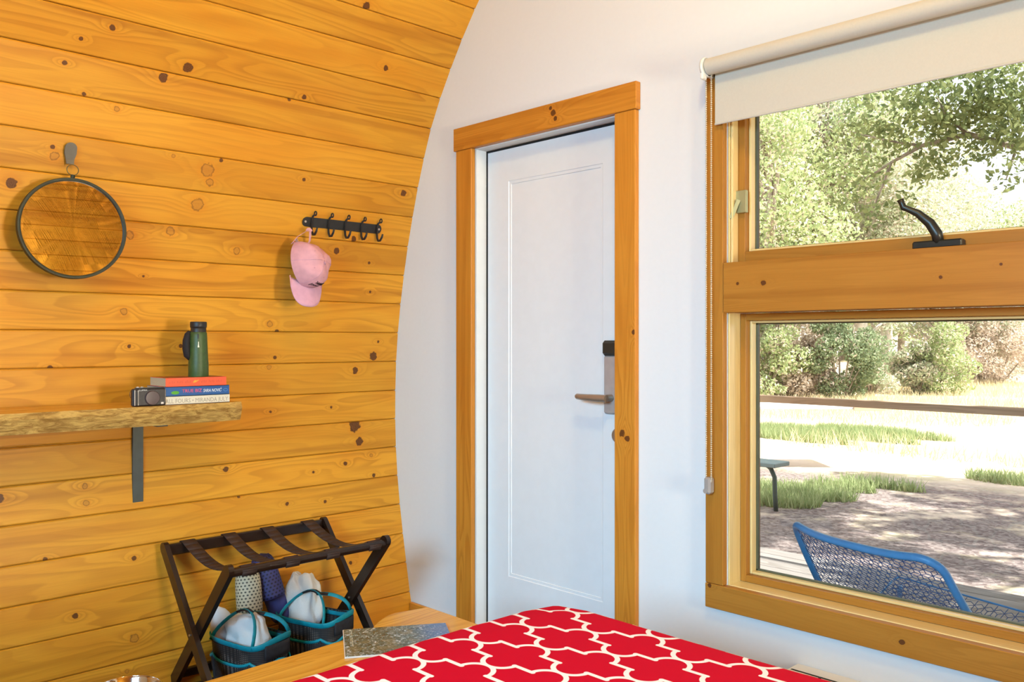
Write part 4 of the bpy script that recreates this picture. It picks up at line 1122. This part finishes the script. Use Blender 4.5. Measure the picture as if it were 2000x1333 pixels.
# ---- leaves, trees, grass
def leaf_mat(name, a, b, blush=0.0):
    t = NT(name); r = t.node('ShaderNodeNewGeometry').outputs['Random Per Island']
    c = t.mix(r, a, b)
    c = t.mix(t.math('MULTIPLY', t.math('GREATER_THAN', t.math('FRACT', t.math('MULTIPLY', r, 17.3)), 1.0 - blush), .8), c, (.80, .66, .58))
    tl = t.node('ShaderNodeBsdfTranslucent', [c]); df = t.node('ShaderNodeBsdfDiffuse', [c])
    mx = t.node('ShaderNodeMixShader', [.35, df.outputs[0], tl.outputs[0]])
    t.l.new(mx.outputs[0], t.out.inputs[0]); return t.m
LM = {'oak': leaf_mat('oak leaves', (.15, .20, .09), (.36, .40, .17)), 'mid': leaf_mat('mid green leaves', (.31, .40, .19), (.56, .62, .33), .20),
      'pale': leaf_mat('pale green leaves', (.42, .47, .32), (.64, .66, .48), .32), 'dry': leaf_mat('dry pinkish twigs', (.56, .46, .36), (.74, .64, .54), .3),
      'dark': leaf_mat('dark green leaves', (.17, .23, .13), (.34, .40, .24), .05)}
BARK = plain('grey bark', (.34, .28, .23), .9, var=.3, scale=12)
PALEB = plain('pale bark', (.72, .66, .60), .9, var=.15, scale=9)
def leaf_mesh(centres, radii, n, size, seed, flat=.8):
    g = np.random.default_rng(seed); K = len(centres)
    C = np.array(centres, float); Rr = np.array(radii, float)
    wts = Rr ** 2 / (Rr ** 2).sum(); idx = g.choice(K, n, p=wts)
    d = g.normal(size=(n, 3)); d /= np.linalg.norm(d, axis=1)[:, None]
    rr = Rr[idx] * (1 - .55 * g.random(n) ** 1.6)
    p = C[idx] + d * rr[:, None] * np.array([1, 1, flat])
    nrm = g.normal(size=(n, 3)) + d * .5; nrm /= np.linalg.norm(nrm, axis=1)[:, None]
    t1 = np.cross(nrm, g.normal(size=(n, 3))); t1 /= np.linalg.norm(t1, axis=1)[:, None]; t2 = np.cross(nrm, t1)
    s = size * (.6 + .8 * g.random(n))[:, None]
    V = np.stack([p - t1 * s, p - t2 * s * .5, p + t1 * s, p + t2 * s * .5], 1).reshape(-1, 3)
    me = bpy.data.meshes.new('leaves'); me.vertices.add(4 * n); me.vertices.foreach_set('co', V.ravel())
    me.loops.add(4 * n); me.loops.foreach_set('vertex_index', np.arange(4 * n)); me.polygons.add(n); me.polygons.foreach_set('loop_start', np.arange(0, 4 * n, 4))
    me.update(calc_edges=True); me.validate(); return me
def tree(name, label, cat, base, h, r, kind, n, size, seed, trunk=True, bark=None, group=None, blobs=30, low=.22):
    g = np.random.default_rng(seed + 100)
    t = thing(name, label, cat, base, g.random() * 6.28, group)
    cs = []; rs = []
    for k in range(blobs):
        z = h * (low + (.95 - low) * (k + .5) / blobs); w = math.sin(math.pi * min(1, .18 + .82 * (z / h - low) / (1 - low) * .9)) * r
        a = g.random() * 6.28; q = w * .85 * math.sqrt(g.random()); cs.append((q * math.cos(a), q * math.sin(a), z)); rs.append(max(.13 * r, w * (.22 + .34 * g.random())))
    obj('leaves', leaf_mesh(cs, rs, n, size, seed), LM[kind], t, kind='stuff')
    m = MB(); tr = .022 * h
    if trunk:
        m.tube([(0, 0, -.1), (.05 * tr, .1, h * .3), (.1, -.05, h * .6), (.0, .05, h * .9)], [tr, tr * .8, tr * .5, tr * .2], 9)
        for k in range(0, blobs, 4): c = cs[k]; m.tube([(0.05, 0, c[2] * .6), (c[0] * .6, c[1] * .6, c[2] * .85), c], [tr * .4, tr * .25, tr * .1], 6)
    else:
        for k in range(0, blobs, 2): c = cs[k]; m.tube([(c[0] * .1, c[1] * .1, -.05), (c[0] * .6, c[1] * .6, c[2] * .6), c], [.03, .02, .01], 6)
    m.build('trunk' if trunk else 'stems', bark or BARK, t, smooth=True)
    return t
far = [('broad dark green tree at the left edge of the window', 1500, 25, 10.6, 3.3, 'mid'), ('mid green bushy tree behind the left end of the railing', 1600, 27.5, 10.8, 3.2, 'mid'),
       ('tall pale green tree with a white trunk behind the latch handle', 1735, 29.5, 10.2, 3.2, 'pale'), ('pale green tree between the white trunk and the hillside trees', 1835, 33, 8.2, 3.2, 'pale'),
       ('low pale tree under the gap of bright sky', 1915, 33, 5.9, 2.8, 'pale'), ('rounded green tree at the outer edge of the window', 2010, 36, 7.2, 3.2, 'mid'),
       ('slender pale tree with a second white trunk behind the bushes', 1680, 28, 10.4, 2.6, 'pale')]
for i, (lb, px, d, h, r, kd) in enumerate(far):
    b = P3(px, d); b.z = hill(b.x, b.y)
    tree('tree', lb, 'tree', b, h, r, kd, 26000, .062, i + 1, bark=PALEB if 'white trunk' in lb else None, group='trees beyond the field')
for i, (px, d, h, r) in enumerate([(1380, 30, 9.5, 3.6), (2110, 38, 8, 3.6), (1440, 44, 14, 4.6), (1545, 46, 14, 4.6), (1650, 48, 13, 4.6), (1760, 48, 9.0, 4.4), (1870, 50, 7.6, 4.4), (1980, 50, 7.5, 4.4), (2090, 50, 9, 4.4)]):
    b = P3(px, d); b.z = hill(b.x, b.y)
    tree('background_tree', 'distant hazy tree in the wood, ' + ('out past the hinge side of the window', 'behind the last tree beyond the window edge', 'seen over the dark tree by the hinge', 'seen over the left end of the railing', 'seen over the dark round bush', 'seen over the latch handle', 'seen over the bright shrub', 'seen under the bright gap of sky', 'beyond the outer edge of the window')[i], 'tree', b, h, r, 'mid' if i % 2 else 'pale', 9000, .11, 40 + i, group='distant trees in the wood', low=.08)
shr = [('leafy green bush at the left edge of the lower pane', 1490, 23.8, 2.5, 1.1, 'mid'), ('pale dry bush beside the dark round bush', 1565, 24.2, 1.9, .9, 'dry'), ('dark green round bush behind the railing', 1640, 23.6, 2.6, 1.15, 'dark'),
       ('pale bush just past the dark round bush', 1700, 25.5, 1.9, .8, 'pale'), ('bright green shrub below the hillside', 1835, 27.0, 2.3, 1.3, 'mid'), ('straw coloured shrub on the slope', 1945, 31, 2.2, 1.7, 'dry'),
       ('dry brush standing among the trees', 1530, 24.6, 4.4, 1.3, 'dry'), ('pale brush on the slope behind the bright shrub', 1880, 32, 3.2, 1.9, 'dry'), ('low pale bush near the white trunk', 1795, 27, 1.7, .8, 'pale')]
for i, (lb, px, d, h, r, kd) in enumerate(shr):
    b = P3(px, d); b.z = hill(b.x, b.y)
    tree('bush', lb, 'bush', b, h, r, kd, 8000, .05, 70 + i, trunk=False, group='bushes at the field edge', blobs=22, low=.08)

# near oak: trunk beyond the frame, crown over the yard, a low limb reaching across the window
ok_ = thing('oak_tree', 'near oak whose leafy limbs hang across the top of the window', 'tree', (1.6, 8.2, GZ))
def Q(px, py, d):
    v = P3(px, d, 0); v.z = 1.27 + (666.5 - py) / 1714 * d; return v
cl_ = [(1955, 205, 7.9, .34), (1895, 245, 7.9, .36), (1990, 285, 8.0, .30), (1835, 205, 8.0, .36), (1785, 250, 8.2, .34), (1725, 290, 8.4, .24), (1660, 262, 8.6, .2), (1610, 310, 8.8, .16), (1690, 345, 8.6, .26), 
       (1815, 325, 8.2, .20), (1850, 300, 8.0, .26), (1965, 345, 7.8, .16), (1998, 240, 7.5, .34), (1760, 395, 8.4, .15), (1700, 415, 8.5, .18), (1880, 175, 7.8, .4), (1740, 215, 8.2, .4), (1990, 150, 7.6, .44),
       (1790, 350, 8.3, .13), (1925, 290, 7.9, .16), (1650, 390, 8.7, .16), (1905, 215, 7.9, .3), (2060, 250, 7.6, .5), (2060, 120, 7.4, .6), (1800, 120, 8.0, .5)]
cs = []; rs = []
for px, py, d, r in cl_: cs.append(tuple(Q(px, py, d) - Vector(ok_.location))); rs.append(r)
obj('leaves', leaf_mesh(cs, rs, 6400, .033, 300), LM['oak'], ok_, kind='stuff')
g = np.random.default_rng(5); cs2 = []; rs2 = []
for k in range(62):
    cs2.append((g.uniform(-1.4, 4.2), g.uniform(-3.4, 3.6), g.uniform(4.6, 7.4))); rs2.append(g.uniform(.35, .8))
obj('leaves', leaf_mesh(cs2, rs2, 26000, .08, 301, .6), LM['oak'], ok_, kind='stuff')
m_ = MB(); m_.tube([(0, 0, -.1), (.05, -.05, 1.4), (-.1, -.2, 2.6), (.2, .1, 4.2), (.9, .6, 5.4), (1.8, 1.2, 6.4)], [.30, .25, .22, .18, .12, .05], 12)
L0 = Vector(ok_.location)
limb = [Vector((-.1, -.2, 2.5))] + [Q(*q) - L0 for q in ((2100, 270, 7.9), (1985, 288, 8.0), (1890, 262, 8.0), (1800, 285, 8.2), (1740, 318, 8.4), (1690, 350, 8.6))]
m_.tube(limb, [.13, .05, .032, .026, .020, .014, .008], 8)
for a, b, c in (((1890, 262, 8.0), (1850, 230, 8.0), (1830, 190, 8.0)), ((1800, 285, 8.2), (1735, 275, 8.3), (1650, 255, 8.6)), ((1740, 318, 8.4), (1725, 360, 8.45), (1700, 420, 8.5)), ((1985, 288, 8.0), (1975, 320, 7.9), (1965, 350, 7.8))):
    m_.tube([Q(*a) - L0, Q(*b) - L0, Q(*c) - L0], [.016, .011, .006], 6)
for k in range(0, 46, 3): m_.tube([(.9, .6, 5.4), tuple((np.array(cs2[k]) + np.array([.9, .6, 5.2])) / 2), cs2[k]], [.05, .035, .01], 6)
m_.build('trunk', BARK, ok_, smooth=True)

def grass(name, label, spots, n, hgt, mat, seed):
    g = np.random.default_rng(seed); V = []
    for (x, y, rx, ry) in spots:
        k = int(n * rx * ry / sum(s[2] * s[3] for s in spots))
        a = g.random(k) * 6.28; q = np.sqrt(g.random(k)); X = x + rx * q * np.cos(a); Y = y + ry * q * np.sin(a)
        z = np.array([hill(*p) for p in zip(X, Y)])
        t = g.random(k) * 6.28; hh = hgt * (.4 + .8 * g.random(k)); w = .006 + .006 * g.random(k)
        bx, by = np.cos(t) * w, np.sin(t) * w; lx, ly = g.normal(size=k) * hh * .35, g.normal(size=k) * hh * .35
        V.append(np.stack([np.stack([X - bx, Y - by, z - .01], 1), np.stack([X + bx, Y + by, z - .01], 1), np.stack([X + lx, Y + ly, z + hh], 1)], 1))
    V = np.concatenate(V).reshape(-1, 3); m = len(V) // 3
    me = bpy.data.meshes.new(name); me.vertices.add(3 * m); me.vertices.foreach_set('co', V.ravel()); me.loops.add(3 * m); me.loops.foreach_set('vertex_index', np.arange(3 * m))
    me.polygons.add(m); me.polygons.foreach_set('loop_start', np.arange(0, 3 * m, 3)); me.update(calc_edges=True); me.validate()
    return tag(obj(name, me, mat), label, 'grass', kind='stuff')
GR = leaf_mat('field grass blades', (.26, .34, .14), (.48, .52, .28)); DG = leaf_mat('dry grass blades', (.66, .55, .32), (.82, .72, .50))
sp = lambda px, d, rx, ry: (P3(px, d).x, P3(px, d).y, rx, ry)
grass('grass', 'patch of green grass out on the pale field', [sp(1490, 15.5, 1.3, .55), sp(1600, 15.4, 1.2, .45), sp(1690, 15.6, .9, .5), sp(1560, 14.3, 1.0, .25), sp(1780, 14.8, .7, .22), sp(1700, 14.3, .8, .2)], 14000, .16, GR, 1)
grass('grass', 'tufts of green grass between the mulch and the bench', [sp(1490, 8.9, .6, .35), sp(1560, 9.2, .6, .3), sp(1640, 9.5, .4, .15), sp(1720, 9.6, .5, .12), sp(1980, 10.0, .5, .3)], 6000, .13, GR, 2)
grass('dry_grass', 'pale dry grass over the far field and slope', [sp(1600, 20, 4.0, 2.2), sp(1850, 22, 4.5, 2.5), sp(1800, 12.5, 2.2, .5), sp(1950, 28, 4, 3)], 16000, .28, DG, 3)
